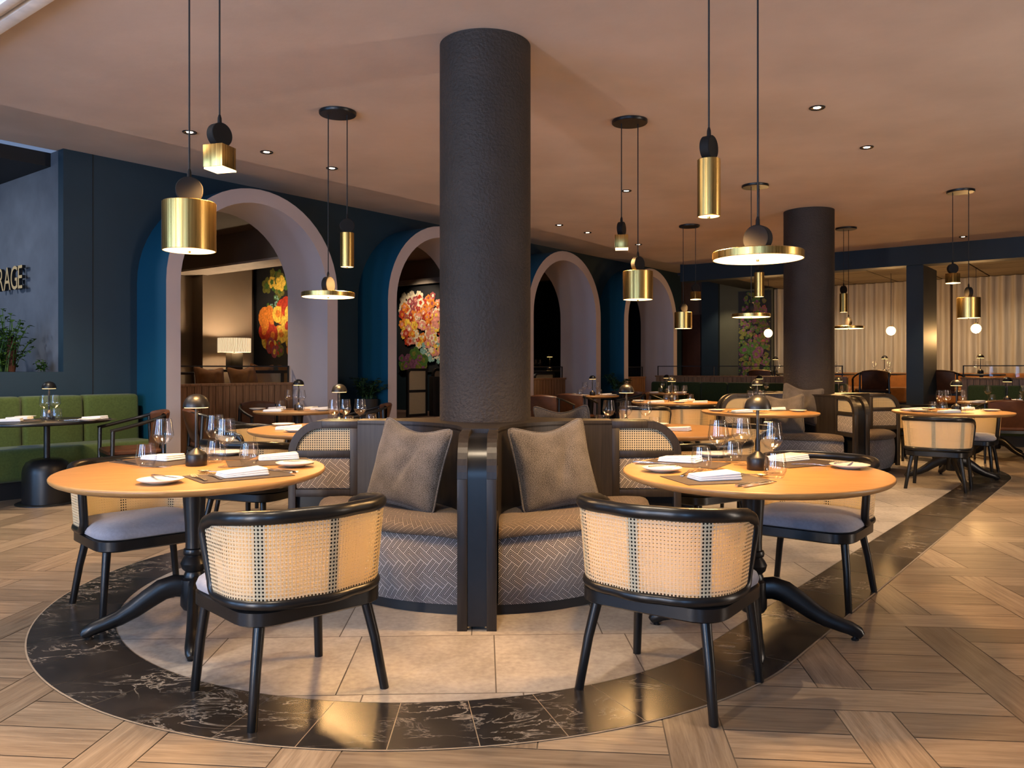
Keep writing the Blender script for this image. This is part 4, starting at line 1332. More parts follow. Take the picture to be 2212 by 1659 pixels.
for k, lb in (('d', 'round wooden table in front of the slatted half wall'), ('h', 'round wooden table in front of the third arch'),
              ('l', 'round wooden table on a curved black pedestal cut by the picture edge'), ('n', 'round wooden table behind the second column'), ('i', 'small round table at the far green booth')):
    rt((TABLE_AT[k][0], TABLE_AT[k][1], 0.0), 0.3, lb, 'round pedestal tables', (0.84, 0.84, 1) if k == 'i' else None)

# black table of the green booth
t = thing('booth_table', 'black oval table on a domed black base at the green booth', 'table', (TABLE_AT['booth'][0], TABLE_AT['booth'][1], 0), AX + 0.1)
mb = MB(); n = 64; slab(mb, [(0.56 * math.cos(2 * PI * i / n), 0.42 * math.sin(2 * PI * i / n)) for i in range(n)], [(0.02, 0.722), (0.0, 0.732), (0.0, 0.745), (0.005, 0.75)])
mb.build('tabletop', [M['black_metal']], t)
lathe_part('stem', [(0.026, 0.40), (0.026, 0.722)], 'black_metal', t, 24)
lathe_part('base', [(0, 0.012), (0.198, 0.012), (0.198, 0.28), (0.190, 0.33), (0.165, 0.375), (0.12, 0.402), (0.06, 0.412), (0, 0.413)], 'black_metal', t, 48)
lathe_part('floor_plate', [(0, 0), (0.255, 0), (0.255, 0.008), (0.25, 0.012), (0, 0.012)], 'black_metal', t, 48)

# platform tables
def make_small_table():
    t = thing('platform_table', 'table', 'table')
    mb = MB(); mb.box(-0.36, 0.36, -0.33, 0.33, 0.718, 0.75, 0, 0.006); mb.build('tabletop', [M['dark_oak']], t)
    lathe_part('stem', [(0.03, 0.02), (0.03, 0.718)], 'black_metal', t, 16)
    lathe_part('base', [(0, 0), (0.22, 0), (0.22, 0.012), (0.04, 0.025), (0, 0.025)], 'black_metal', t, 32)
    return t
st = Stamp(make_small_table())
for k, lb in (('r1', 'dark table on the platform beside the blue pillar'), ('r2', 'dark table on the platform behind the handrail'),
              ('r3', 'dark table on the platform by the floral wallpaper'), ('r4', 'dark table on the platform beside the second column')):
    st((TABLE_AT[k][0], TABLE_AT[k][1], 0.37), AX, lb, 'platform tables')
st(R(5.72, 10.12, 0.42), AX, 'dark wooden table edge above the slatted half wall', 'platform tables')
st(R(13.5, 9.72, 0.42), AX, 'dark table with a lamp seen through the third arch', 'platform tables')

# ---- tableware
wine_n, wine_f = Stamp(make_wine(True)), Stamp(make_wine(False))
tum, lamp, plate, nap, mat_, knife, fork, spoon = (Stamp(q()) for q in (make_tumbler, make_lamp, make_plate, make_napkin, make_placemat, make_knife, make_fork, make_spoon))
NEAR = 'a b c e j k booth'.split()
ORD = {1: ['the only one'], 2: ['left one of two', 'right one of two'], 3: ['leftmost of three', 'middle of three', 'rightmost of three'],
       4: ['leftmost of four', 'second from left of four', 'third from left of four', 'rightmost of four']}
LOOK = dict(wine='stemmed wine glass', tumbler='clear water tumbler', lamp='black mushroom lamp', plate='white bread plate', napkin='folded white napkin',
            placemat='dark brown placemat', knife='steel table knife', fork='steel table fork', spoon='steel spoon')
GRP = dict(wine='wine glasses', tumbler='water tumblers', lamp='mushroom table lamps', plate='bread plates', napkin='white napkins', placemat='placemats', knife='table knives', fork='table forks', spoon='table spoons')
LAMPS = []
for k, items in TABLE_ITEMS.items():
    cx, cy, z = TABLE_AT[k]
    mats = items.get('placemat', [])
    for it in ('placemat', 'plate', 'napkin', 'fork', 'knife', 'spoon', 'wine', 'tumbler', 'lamp'):
        L = sorted(items.get(it, []), key=lambda q: (cx + q[0]) / (cy + q[1]))
        for i, q in enumerate(L):
            x, y = cx + q[0], cy + q[1]
            rz = rad(q[2]) if len(q) > 2 else 0.37 * i + 0.2
            S_ = dict(wine=wine_n if k in NEAR else wine_f, tumbler=tum, lamp=lamp, plate=plate, napkin=nap, placemat=mat_, knife=knife, fork=fork, spoon=spoon)[it]
            zz = z + 0.0004
            if it != 'placemat':
                for m in mats:
                    mx, my, ma = cx + m[0], cy + m[1], rad(m[2])
                    lx = math.cos(ma) * (x - mx) + math.sin(ma) * (y - my); ly = -math.sin(ma) * (x - mx) + math.cos(ma) * (y - my)
                    if abs(lx) < 0.29 and abs(ly) < 0.23: zz = z + 0.0028
            else: zz = z + 0.0003 + 0.0004 * i
            if len(L) == 1 and it in ('lamp', 'spoon'): lb = '%s standing on the %s' % (LOOK[it], TABLE_NAME[k]) if it == 'lamp' else '%s on the %s' % (LOOK[it], TABLE_NAME[k])
            else: lb = '%s on the %s, %s' % (LOOK[it], TABLE_NAME[k], ORD[len(L)][i])
            S_((x, y, zz), rz, lb, GRP[it])
            if it == 'lamp': LAMPS.append((x, y, z + 0.27, k))
# butter knives resting on the plates
bk = []
for k, px, py, a in (('a', -1.44, 3.36, -30), ('a', -1.02, 3.92, 20), ('b', 0.70, 3.73, 25), ('b', 1.58, 3.86, 40), ('b', 1.07, 4.33, -20)):
    bk.append(knife((px, py, 0.773), rad(a), 'butter knife on a plate of the %s, %s' % (TABLE_NAME[k], ORD[2 if k == 'a' else 3][len([1 for b in bk if b[0] == k]) if True else 0] if False else {'-1.44': 'on the leftmost plate', '-1.02': 'on the rightmost plate', '0.7': 'on the leftmost plate', '1.58': 'on the rightmost plate', '1.07': 'on the middle plate'}[str(px)]), 'table knives'))
    bk[-1].scale = (0.8, 0.8, 0.8)
# glasses and lamps of the rooms beyond the arches
c = R(13.5, 9.72, 1.1704)
lamp((c.x + 0.13, c.y + 0.16, c.z), 0, 'black mushroom lamp glowing in the dark third arch', GRP['lamp']); LAMPS.append((c.x + .13, c.y + .16, c.z + .27, 'x'))
wine_f((c.x - 0.17, c.y - 0.20, c.z), 0, 'wine glass in the third arch, the one away from its lamp', GRP['wine'])
wine_f((c.x - 0.08, c.y - 0.14, c.z), 0, 'stemmed wine glass in the third arch, the one beside its lamp', GRP['wine'])
c = R(5.72, 10.12, 1.1704)
nap((c.x - 0.1, c.y, c.z), 0.5, 'folded white napkin on the table above the slatted half wall', GRP['napkin'])

# ---- banquettes along the walls
def make_bench(name, label, length, modules, fabric, bh=0.945):
    """runs along local x from 0; seat faces local -y, back at y = 0.58"""
    t = thing(name, label, 'bench')
    mb = MB(); mb.box(0.0, length, 0.06, 0.56, 0.0, 0.16); mb.build('plinth', [M['near_black']], t, smooth=0)
    mb = MB(); mb.box(0.0, length, 0.0, 0.46, 0.16, 0.47, 0, 0.055, seg=4); mb.build('seat', [M[fabric]], t, smooth=60)
    w = length / modules
    for i in range(modules if bh else 0):
        mb = MB(); mb.box(i * w + 0.004, (i + 1) * w - 0.004, 0.36, 0.57, 0.42, bh, 0, 0.045, seg=4)
        for p in mb.v:
            if p.z > 0.5: p.y += 0.05 * (p.z - 0.5) - (0.02 * math.cos((p.x - (i + .5) * w) / w * PI) if p.y < 0.44 else 0)
        mb.build('back_cushion', [M[fabric]], t, smooth=60)
    return t

b = make_bench('booth_bench', 'green upholstered booth with channelled back along the blue wall', 4.68, 8, 'green_fabric')
b.location = R(-0.22, 8.25, 0); b.rotation_euler[2] = AX
b = make_bench('booth_bench', 'dark green booth in front of the far slatted half wall', 3.9, 7, 'dark_green_fabric')
b.location = R(14.66, 8.1, 0); b.rotation_euler[2] = AX - PI / 2
b = make_bench('booth_bench', 'green booth in front of the slatted half wall beside the blue pillar', 4.4, 8, 'dark_green_fabric')
b.location = R(14.66, 2.30, 0); b.rotation_euler[2] = AX - PI / 2
b = make_bench('window_bench', 'rust orange bench along the curtains on the platform', 8.0, 6, 'rust_fabric', 0.76)
b.location = R(17.30, 5.9, 0.37); b.rotation_euler[2] = AX - PI / 2
b = make_bench('window_bench', 'rust orange bench in the room behind the largest arch', 2.3, 4, 'rust_fabric', 0)
b.location = R(7.0, 9.72, 0.42); b.rotation_euler[2] = AX + PI; b.scale = (1, 1, 0.83)

# ---- slatted half walls with handrails
def half_wall(label, length, h, rail_h, board=0.092, wood='slat_oak'):
    t = thing('slatted_half_wall', label, 'half wall', kind='structure')
    mb = MB()
    k = int(length / board)
    bw = length / k
    for i in range(k): mb.box(i * bw + 0.004, (i + 1) * bw - 0.004, -0.05, -0.03, 0.0, h - 0.03)
    mb.build('boards', [M[wood]], t, smooth=0)
    mb = MB(); mb.box(0, length, -0.034, 0.05, 0.0, h - 0.03); mb.build('core', [M['near_black']], t, smooth=0)
    mb = MB(); mb.box(-0.01, length + 0.01, -0.07, 0.07, h - 0.03, h, 0, 0.004); mb.build('cap', [M[wood]], t)
    r = None
    return t

def balustrade(label, length, z0, z1):
    t = thing('glass_balustrade', label, 'balustrade')
    mb = MB(); mb.box(0, length, -0.009, 0.009, z1 - 0.016, z1); mb.build('handrail', [M['near_black']], t, smooth=0)
    n = max(1, round(length / 1.3))
    for i in range(n + 1):
        x = min(max(length * i / n, 0.009), length - 0.009)
        mb = MB(); mb.box(x - 0.009, x + 0.009, -0.008, 0.008, z0, z1 - 0.016); mb.build('post', [M['near_black']], t, smooth=0)
    mb = MB(); mb.box(0.02, length - 0.02, -0.003, 0.003, z0 + 0.01, z1 - 0.02); mb.build('glass_pane', [M['pane_glass']], t, smooth=0)
    return t

for u0, lb in ((PU[0], 'largest arch'), (PU[2], 'third arch'), (PU[3], 'smallest arch')):
    o = half_wall('slatted wooden half wall filling the base of the ' + lb, 1.98, 1.035, 1.25)
    o.location = R(u0 + 0.175, 8.98, 0); o.rotation_euler[2] = AX
    o = balustrade('black-railed glass balustrade on the half wall of the ' + lb, 1.94, 1.036, 1.255)
    o.location = R(u0 + 0.195, 8.99, 0); o.rotation_euler[2] = AX
for p0, L, lb in ((8.1, 3.85, 'slatted half wall behind the far dark green booth'), (2.42, 4.6, 'slatted half wall behind the green booth beside the blue pillar')):
    o = half_wall(lb, L, 1.07, 1.27)
    o.location = R(15.32, p0, 0); o.rotation_euler[2] = AX - PI / 2
    o = balustrade('black-railed glass balustrade on the ' + lb, L - 0.1, 1.071, 1.27)
    o.location = R(15.32, p0 - 0.02, 0); o.rotation_euler[2] = AX - PI / 2

# ---- rust cushions and cane screens behind the half wall
rust = Stamp(make_pillow('throw_cushion', 'rust_fabric', 0.213, 0.10, 5, True))
for u, p, z, sp, lb in ((5.82, 9.48, 1.042, 4, 'rust orange cushion beside the post, on the table side of the half wall'), (6.32, 9.48, 1.05, -5, 'rust orange cushion between the post and the cane screen'),
                        (7.42, 10.62, 1.085, 3, 'rust orange cushion showing above the cane screen, nearer the patterned lamp'), (7.93, 10.62, 1.085, -3, 'rust orange cushion showing above the farther cane screen')):
    o = rust(R(u, p, z), 0, lb, 'rust orange cushions')
    o.rotation_euler = (rad(-14), rad(sp), AX)

def make_cane_screen(w, h, tiers):
    t = thing('cane_screen', 'cane screen', 'screen')
    mb = MB(); f_ = 0.045; th = 0.02; r = 0.11
    mb.box(0, f_, -th, th, 0, h - r); mb.box(w - f_, w, -th, th, 0, h); mb.box(r, w - f_, -th, th, h - f_, h)
    o_ = arc_pts(r, h - r, r, PI / 2, PI, 8); i_ = arc_pts(r, h - r, r - f_, PI / 2, PI, 8)
    for k in range(8):
        vs = []
        for yy in (-th, th): vs += [(*o_[k], yy), (*o_[k + 1], yy), (*i_[k + 1], yy), (*i_[k], yy)]
        vs = [(x, yy, z) for x, z, yy in vs]
        mb.add(vs, [(0, 1, 2, 3), (7, 6, 5, 4), (0, 4, 5, 1), (2, 6, 7, 3)])
    for k in range(tiers): mb.box(f_, w - f_, -th, th, h * k / tiers, h * k / tiers + f_)
    mb.build('frame', [M['dark_oak']], t, smooth=30)
    for k in range(tiers):
        z0 = h * k / tiers + f_; z1 = h * (k + 1) / tiers - (f_ if k == tiers - 1 else 0)
        mb = MB(); q = [(f_ * .8, z0), (w - f_, z0), (w - f_, z1), (f_ * 1.6 if k == tiers - 1 else f_ * .8, z1)]
        for yy in (-0.006, 0.008): mb.add([(x, yy, z) for x, z in q], [(0, 1, 2, 3)], [[(x, z) for x, z in q]])
        mb.build('cane_panel', [M['cane']], t, recalc=False, smooth=0)
    return t
cs = Stamp(make_cane_screen(0.62, 0.84, 2))
CSG = 'cane booth screens'
cs(R(6.56, 9.80, 0.42), AX, 'dark-framed cane screen beside the rust cushions above the half wall', CSG, (1, 1, 0.92))
cs(R(7.24, 10.0, 0.42), AX, 'dark-framed cane screen at the end of the half wall', CSG, (1, 1, 0.92))
cs(R(9.42, 9.55, 0.42), AX, 'tall dark-framed cane screen under the floral panel, next to the arch', CSG, (0.75, 1, 0.95))
cs(R(10.02, 9.55, 0.42), AX, 'tall dark-framed cane screen under the floral panel, next to the column', CSG, (0.9, 1, 0.95))
cs(R(12.50, 9.24, 0.42), AX, 'cane screen above the half wall of the third arch', CSG, (1.1, 1, 0.85))
mb = MB(); mb.box(0, 0.18, -0.05, 0.05, 0, 0.66, 0, 0.004)
o = mb.build('bench_end', [M['dark_oak']], loc=R(9.86, 9.42, 0.42), rz=AX)
tag(o, 'plain dark wooden bench end between two cane screens', 'bench end')

# ---- patterned lamp on its console
t = thing('console_table', 'dark console carrying the patterned lamp', 'console', R(7.72, 11.85, 0.42), AX)
mb = MB(); mb.box(-0.5, 0.5, -0.18, 0.18, 0.74, 0.78, 0, 0.004); mb.build('top', [M['dark_oak']], t)
for sx in (-1, 1):
    for sy in (-1, 1):
        mb = MB(); mb.box(sx * 0.45 - 0.025, sx * 0.45 + 0.025, sy * 0.13 - 0.025, sy * 0.13 + 0.025, 0, 0.74); mb.build('leg', [M['dark_oak']], t)
t = thing('shaded_lamp', 'large lamp with a patterned glowing drum shade on a black block base', 'lamp', R(7.70, 11.82, 1.2005), AX)
mb = MB(); mb.box(-0.105, 0.105, -0.09, 0.09, 0, 0.27, 0, 0.01); mb.build('base', [M['near_black']], t)
lathe_part('stem', [(0.012, 0.27), (0.012, 0.40)], 'black_metal', t, 12)
lathe_part('lamp_shade', [(0.262, 0.285), (0.262, 0.515), (0.256, 0.515), (0.256, 0.285)], 'patterned_shade', t, 48)
lathe_part('bulb', [(0, 0.37), (0.03, 0.38), (0.045, 0.41), (0.03, 0.44), (0, 0.45)], 'glow_globe', t, 20)

# ---- pendants
pend = [
    ('brass drum and cube pendant pair hanging over the near table by the green booth', (-1.42, 3.74, CEIL), rad(-4), [('drum', 1 * -1, 1.765, rad(25)), ('cube', 1, 2.135, rad(60))], 0.072),
    ('brass disc and cylinder pendant pair on an oval plate beside the large column', (-1.33, 6.18, CEIL), rad(0), [('disc', -1, 1.765, rad(70)), ('tube', 1, 1.995, rad(20))], 0.072),
    ('brass cube and drum pendant pair above the table behind the near banquette', (0.93, 6.40, CEIL), rad(5), [('cube', -1, 2.16, rad(60)), ('drum', 1, 1.765, rad(35))], 0.066),
    ('brass cylinder and large glowing disc pendant pair over the brightly lit table', (1.005, 3.68, CEIL), rad(-8), [('tube', -1, 1.915, rad(60)), ('disc', 1, 1.715, rad(-35))], 0.108),
    ('brass drum and cube pendant pair hanging before the smallest arch', (2.43, 11.1, CEIL), rad(2), [('drum', -1, 1.765, rad(25)), ('cube', 1, 2.16, rad(10))], 0.085),
    ('brass disc and cylinder pendant pair behind the large glowing disc', (2.60, 8.66, CEIL), rad(40), [('disc', -1, 1.765, rad(40)), ('tube', 1, 1.99, rad(0))], 0.075),
    ('brass cylinder and disc pendant pair just beside the second column', (4.66, 11.3, CEIL), rad(35), [('tube', -1, 2.0, rad(0)), ('disc', 1, 1.775, rad(60))], 0.06),
    ('brass cube and drum pendant pair over the table on the marble tip', (4.94, 8.92, CEIL), rad(0), [('cube', -1, 2.155, rad(0)), ('drum', 1, 1.775, rad(85))], 0.088),
]
for lb, loc, rz, spec, sp in pend:
    make_pendant(lb, loc, rz, spec, sp)

# ---- globe pendants of the far area
def make_globe():
    t = thing('globe_pendant', 'globe', 'pendant light')
    mb = MB(); mb.lathe([(0.0, -0.085), (0.035, -0.077), (0.06, -0.06), (0.078, -0.034), (0.085, 0), (0.078, 0.034), (0.06, 0.06), (0.035, 0.077), (0, 0.085)], 28)
    mb.build('globe', [M['glow_globe']], t)
    lathe_part('collar', [(0, 0.08), (0.03, 0.08), (0.03, 0.105), (0, 0.105)], 'brass', t, 16)
    mb = MB(); mb.tube([(0, 0, 0.10), (0, 0, 1.075)], 0.004, 6); mb.build('cable', [M['near_black']], t)
    return t
gl = Stamp(make_globe())
for x, y, lb in ((5.14, 16.25, 'glowing globe pendant beside the second column, before the curtain edge'), (7.11, 15.2, 'glowing globe pendant before the curtain, on the column side of the blue pillar'),
                 (8.22, 14.35, 'glowing globe pendant just under the brass drum before the curtain')):
    gl((x, y, 1.925), 0, lb, 'globe pendants over the platform')

# ---- recessed ceiling spots
def make_spot():
    t = thing('ceiling_spotlight', 'spot', 'spotlight')
    lathe_part('ring', [(0.045, 0.0), (0.058, 0.0), (0.058, -0.006), (0.052, -0.009), (0.045, -0.004)], 'black_metal', t, 28)
    lathe_part('reflector', [(0.045, -0.003), (0.030, -0.0005)], 'steel', t, 28)
    lathe_part('bulb', [(0, -0.003), (0.026, -0.003), (0.026, -0.0004)], 'glow_downlight', t, 20)
    return t
sp = Stamp(make_spot())
SPOTS = [(-2.67, 6.71, 'recessed spot above the arch, farthest from the large column'), (-2.22, 7.33, 'recessed spot beside the brass cube pendant'), (-1.76, 7.92, 'recessed spot behind the oval plate pendant cables'),
         (1.26, 8.93, 'recessed spot behind the cube and drum pendant cables'), (0.645, 11.07, 'recessed spot beside the large column, nearest it of three'), (1.09, 11.68, 'recessed spot above the third arch, middle of three'),
         (2.00, 12.81, 'recessed spot beside the small brass cube, last of three'), (2.29, 6.08, 'largest recessed spot, alone on the open ceiling'), (3.14, 7.17, 'recessed spot between the second column and the open ceiling'),
         (6.71, 12.05, 'small recessed spot next to the dark blue beam')]
for x, y, lb in SPOTS:
    sp((x, y, CEIL), 0, lb, 'recessed ceiling spots')

# ---- sign in the niche
def make_sign():
    t = thing('wall_sign', 'gold letters RAGE standing off the niche wall', 'sign', R(3.745, 0, 0), 0)
    t.location = (0, 0, 0)
    p = 10.355
    for ch, w in (('R', 0.180), ('A', 0.180), ('G', 0.189), ('E', 0.13)):
        cu = bpy.data.curves.new('tmp', 'FONT'); cu.body = ch; cu.size = 0.372; cu.extrude = 0.018
        o = bpy.data.objects.new('tmp', cu); COL.objects.link(o)
        bpy.context.view_layer.update()
        me = bpy.data.meshes.new_from_object(o.evaluated_get(bpy.context.evaluated_depsgraph_get()))
        bpy.data.objects.remove(o); bpy.data.curves.remove(cu)
        me.materials.clear(); me.materials.append(M['gold_face']); me.materials.append(M['near_black'])
        for f in me.polygons: f.material_index = 0 if f.normal.z > 0.7 else 1
        q = bpy.data.objects.new('letter', me); COL.objects.link(q); q.parent = t
        # letter x runs along -p (towards the viewer), letter y up, faces -u
        m = Matrix(((-PV.x, 0, -UV.x, 0), (-PV.y, 0, -UV.y, 0), (0, 1, 0, 0), (0, 0, 0, 1)))
        loc = R(3.70, p, 2.10)
        q.matrix_local = Matrix.Translation(loc) @ m @ Matrix.Diagonal((0.76, 1, 1, 1))
        p -= w
    return t
make_sign()

# ---- plants
def make_plant(name, label, loc, n_stem, h, spread, leafmat, seed, leaf=0.06, trunk=False, pot=None):
    r = random.Random(seed)
    t = thing(name, label, 'plant', loc)
    mbS, mbL = MB(), MB()
    if trunk:
        mb = MB(); mb.tube([(0.05, 0, 0), (0.06, 0.01, 0.18), (0.07, 0, 0.36)], [(0.05, 0.05), (0.045, 0.045), (0.035, 0.035)], 10)
        mb.build('trunk', [M['bark']], t)
    for i in range(n_stem):
        a = r.uniform(0, 2 * PI); hh = h * r.uniform(0.45, 1.0); s = spread * r.uniform(0.3, 1.0)
        x0, y0 = r.uniform(-.3, .3) * spread, r.uniform(-.3, .3) * spread
        pts = []
        for k in range(6):
            f = k / 5
            pts.append((x0 + math.cos(a) * s * f ** 1.5, y0 + math.sin(a) * s * f ** 1.5, hh * (f - 0.35 * f * f * r.uniform(0.2, 1.3)) * 1.15))
        mbS.tube(pts, 0.004, 5)
        for k in range(1, 6):
            for _ in range(3):
                b = r.uniform(0, 2 * PI); L = leaf * r.uniform(0.6, 1.3); el = r.uniform(-0.4, 0.7)
                d = Vector((math.cos(b) * math.cos(el), math.sin(b) * math.cos(el), math.sin(el))); sd = d.cross(Vector((0, 0, 1))).normalized() * L * 0.36
                up = sd.cross(d).normalized() * L * 0.12
                p = Vector(pts[k])
                mbL.add([p, p + d * L * .5 + sd + up, p + d * L - up, p + d * L * .5 - sd + up, p + d * L * .5], [(0, 1, 4), (1, 2, 4), (2, 3, 4), (3, 0, 4)])
    mbS.build('stems', [M['leaf']], t)
    o = mbL.build('foliage', [M[leafmat]], t, recalc=False)
    if pot:
        mb = MB(); mb.lathe([(0, -pot[1]), (pot[0] * .8, -pot[1]), (pot[0], -0.02), (pot[0], 0.0), (pot[0] - .015, 0.0), (pot[0] - .02, -0.03), (0, -0.03)], 28)
        mb.build('pot', [M['near_black']], t)
    return t
make_plant('trailing_plant', 'tangled trailing green plant on a bark stump in the blue niche', R(3.36, 9.25, 1.187), 40, 0.60, 0.30, 'leaf', 3, 0.06, True)
make_plant('trailing_plant', 'second trailing plant at the picture edge in the blue niche', R(3.30, 9.85, 1.187), 24, 0.42, 0.24, 'leaf', 9, 0.06, True)
make_plant('small_plant', 'small single green plant on the niche ledge near its corner', R(3.64, 9.05, 1.187), 5, 0.17, 0.07, 'leaf', 5, 0.045)
make_plant('potted_plant', 'dark leafy plant in a tall planter between the first two arches', R(7.56, 8.45, 0.80), 16, 0.34, 0.26, 'leaf_dark', 6, 0.09, False, (0.16, 0.80))
make_plant('potted_plant', 'dark slender plant in a tall planter between the last two arches', R(13.5, 7.95, 0.78), 12, 0.36, 0.24, 'leaf_dark', 7, 0.09, False, (0.16, 0.78))

# ---- painted panels
PAL = ['red', 'orange', 'yellow', 'pink', 'white', 'aqua', 'olive', 'plum', 'fern', 'rose']
def make_panel(name, label, w, h, blooms, seed, frame=True):
    """flat panel in local x-z, facing -y; blooms: (x0,x1,z0,z1,count,size,colours)"""
    r = random.Random(seed)
    t = thing(name, label, 'artwork')
    mb = MB(); mb.box(-w / 2, w / 2, 0.0, 0.02, -h / 2, h / 2); mb.build('panel', [M['canvas_dark']], t, smooth=0)
    mb = MB(); y = -0.0005
    for (x0, x1, z0, z1, cnt, size, cols, petals) in blooms:
        for i in range(cnt):
            f = math.sqrt(r.random()); a = r.uniform(0, 2 * PI)
            cx = (x0 + x1) / 2 + f * math.cos(a) * (x1 - x0) / 2; cz = (z0 + z1) / 2 + f * math.sin(a) * (z1 - z0) / 2
            s = size * r.uniform(0.6, 1.25)
            ci = PAL.index(r.choice(cols))
            y -= 0.00004
            n = max(14, petals * 4)
            ph = r.uniform(0, 6)
            for ring, k in ((1.0, ci), (0.45, PAL.index(r.choice(cols)))):
                v = [(cx, y - 0.00002, cz)]
                for q in range(n):
                    th = 2 * PI * q / n + ph
                    rr = s * ring * (0.72 + 0.28 * abs(math.cos(petals * (th - ph) / 2)))
                    v.append((cx + rr * math.cos(th), y, cz + rr * math.sin(th)))
                x_ok = all(abs(p[0]) < w / 2 and abs(p[2]) < h / 2 for p in v)
                if x_ok: mb.add(v, [(0, 1 + q, 1 + (q + 1) % n) for q in range(n)], None, k)
                y -= 0.00003
    mb.build('painted_blooms', [M['paint_' + q] for q in PAL], t, recalc=False, smooth=0)
    return t
o = make_panel('fruit_painting', 'dark panel painted with yellow leaves and orange fruit', 2.2, 1.75, [
    (-0.85, -0.2, 0.42, 0.80, 12, 0.13, ['yellow', 'olive', 'fern'], 5), (-0.75, -0.25, -0.1, 0.35, 12, 0.05, ['olive', 'fern', 'aqua'], 5), (-0.85, -0.2, -0.45, 0.25, 16, 0.17, ['orange', 'yellow', 'orange', 'red'], 1),
    (-0.8, -0.3, -0.72, -0.4, 14, 0.10, ['rose', 'red', 'olive', 'yellow'], 2), (-0.2, 0.8, -0.7, 0.7, 70, 0.15, ['orange', 'yellow', 'olive', 'red'], 2)], 11)
o.location = R(8.578, 11.45, 2.11); o.rotation_euler[2] = AX - PI / 2
o = make_panel('floral_painting', 'dark panel painted with a mass of red, cream and blue flowers', 1.7, 1.62, [
    (-0.80, -0.15, 0.30, 0.74, 26, 0.085, ['white', 'white', 'pink'], 5), (-0.82, 0.7, 0.0, 0.62, 150, 0.085, ['red', 'rose', 'pink', 'orange', 'white'], 5), (-0.80, 0.6, -0.35, 0.3, 120, 0.08, ['pink', 'white', 'orange', 'red', 'yellow'], 6),
    (-0.2, 0.45, -0.62, -0.2, 70, 0.06, ['aqua', 'aqua', 'white'], 6), (-0.80, 0.1, -0.78, -0.45, 34, 0.10, ['olive', 'fern', 'plum'], 3), (-0.1, 0.7, -0.5, 0.2, 60, 0.08, ['white', 'pink', 'yellow'], 6)], 12)
o.location = R(10.975, 10.50, 1.96); o.rotation_euler[2] = AX - PI / 2
o = make_panel('wallpaper_mural', 'tall strip of tropical leaf and flower wallpaper on the far wall', 0.76, 2.6, [
    (-0.4, 0.4, -1.35, 1.35, 420, 0.055, ['fern', 'olive', 'plum', 'olive'], 3), (-0.4, 0.4, -1.2, 1.2, 70, 0.045, ['rose', 'plum', 'fern', 'olive'], 4), (-0.3, 0.2, -0.5, 0.1, 12, 0.11, ['plum', 'fern', 'olive'], 2)], 13)
o.location = R(17.975, 7.02, 1.68); o.rotation_euler[2] = AX - PI / 2

# ---- curtains
def make_curtain(p0, p1, label, seed):
    mb = MB(); r = random.Random(seed)
    n = int((p0 - p1) / 0.022); ph = 0; off = []
    for i in range(n + 1):
        ph += 2 * PI * 0.022 / r.uniform(0.14, 0.24); off.append((0.062 * math.sin(ph), ph))
    def f(s, v):
        i = round(s * n); o, _ = off[i]
        return (17.98 + o * (1.0 - 0.25 * v) + 0.01 * math.sin(i * 0.21 + v * 3), p0 + (p1 - p0) * s, 0.372 + (2.99 - 0.372) * v)
    mb.M = ROOM
    mb.grid(f, n, 10, 0, lambda s, v: ((p0 - p1) * s, 2.6 * v))
    return tag(mb.build('curtain', [M['sheer_curtain']], recalc=False, smooth=70), label, 'curtain', 'sheer curtains along the far windows')
make_curtain(6.58, 3.05, 'beige sheer curtain between the floral wallpaper and the blue pillar', 1)
make_curtain(3.0, -3.6, 'beige sheer curtain beyond the blue pillar', 2)

# ================================================================== LIGHT
def light(kind, name, loc, energy, col, size=0.05, target=None, spot=None, blend=0.5, sizey=None, rot=None):
    l = bpy.data.lights.new(name, kind)
    l.energy = energy; l.color = col
    if kind == 'AREA':
        l.shape = 'RECTANGLE'; l.size = size; l.size_y = sizey or size
    else: l.shadow_soft_size = size
    if spot: l.spot_size = spot; l.spot_blend = blend
    o = bpy.data.objects.new(name, l); COL.objects.link(o); o.location = loc
    if target is not None:
        o.rotation_euler = (Vector(target) - Vector(loc)).to_track_quat('-Z', 'Y').to_euler()
    if rot: o.rotation_euler = rot
    return o

WARM = (1.0, 0.55, 0.20); WARM2 = (1.0, 0.78, 0.54)
PW_ = dict(drum=20, tube=16, disc=24, cube=9)
for p, kind in PENDANT_SPOTS:
    light('SPOT', 'pendant_glow', p, PW_[kind] * 5.0, WARM, 0.05 if kind in ('tube', 'cube') else 0.10, Vector(p) + Vector((0, 0, -1)), rad(150), 0.6)
for i, (x, y, lb) in enumerate(SPOTS):
    light('SPOT', 'spot_and_fill_beam', (x, y, CEIL - 0.02), 130, WARM2, 0.03, (x, y, 0), rad(80), 0.5)
for x, y in ((-2.4, 2.5), (-0.2, 3.0), (4.4, 6.2), (6.3, 8.6), (-1.0, 1.6)):  # extra beams without fixtures outside the view, added to brighten the floor
    light('SPOT', 'spot_and_fill_beam', (x, y, CEIL - 0.02), 135, WARM2, 0.03, (x, y, 0), rad(85), 0.5)
light('SPOT', 'spot_and_fill_beam', (-4.1, 6.3, HIGH - 0.02), 260, WARM2, 0.03, (-4.3, 7.0, 0), rad(90), 0.6)  # unseen beam without a fixture, added to brighten the green booth
for x, y, z, k in LAMPS:
    light('SPOT', 'table_lamp_glow', (x, y, z), 5, WARM, 0.03, (x, y, 0), rad(150), 0.5)
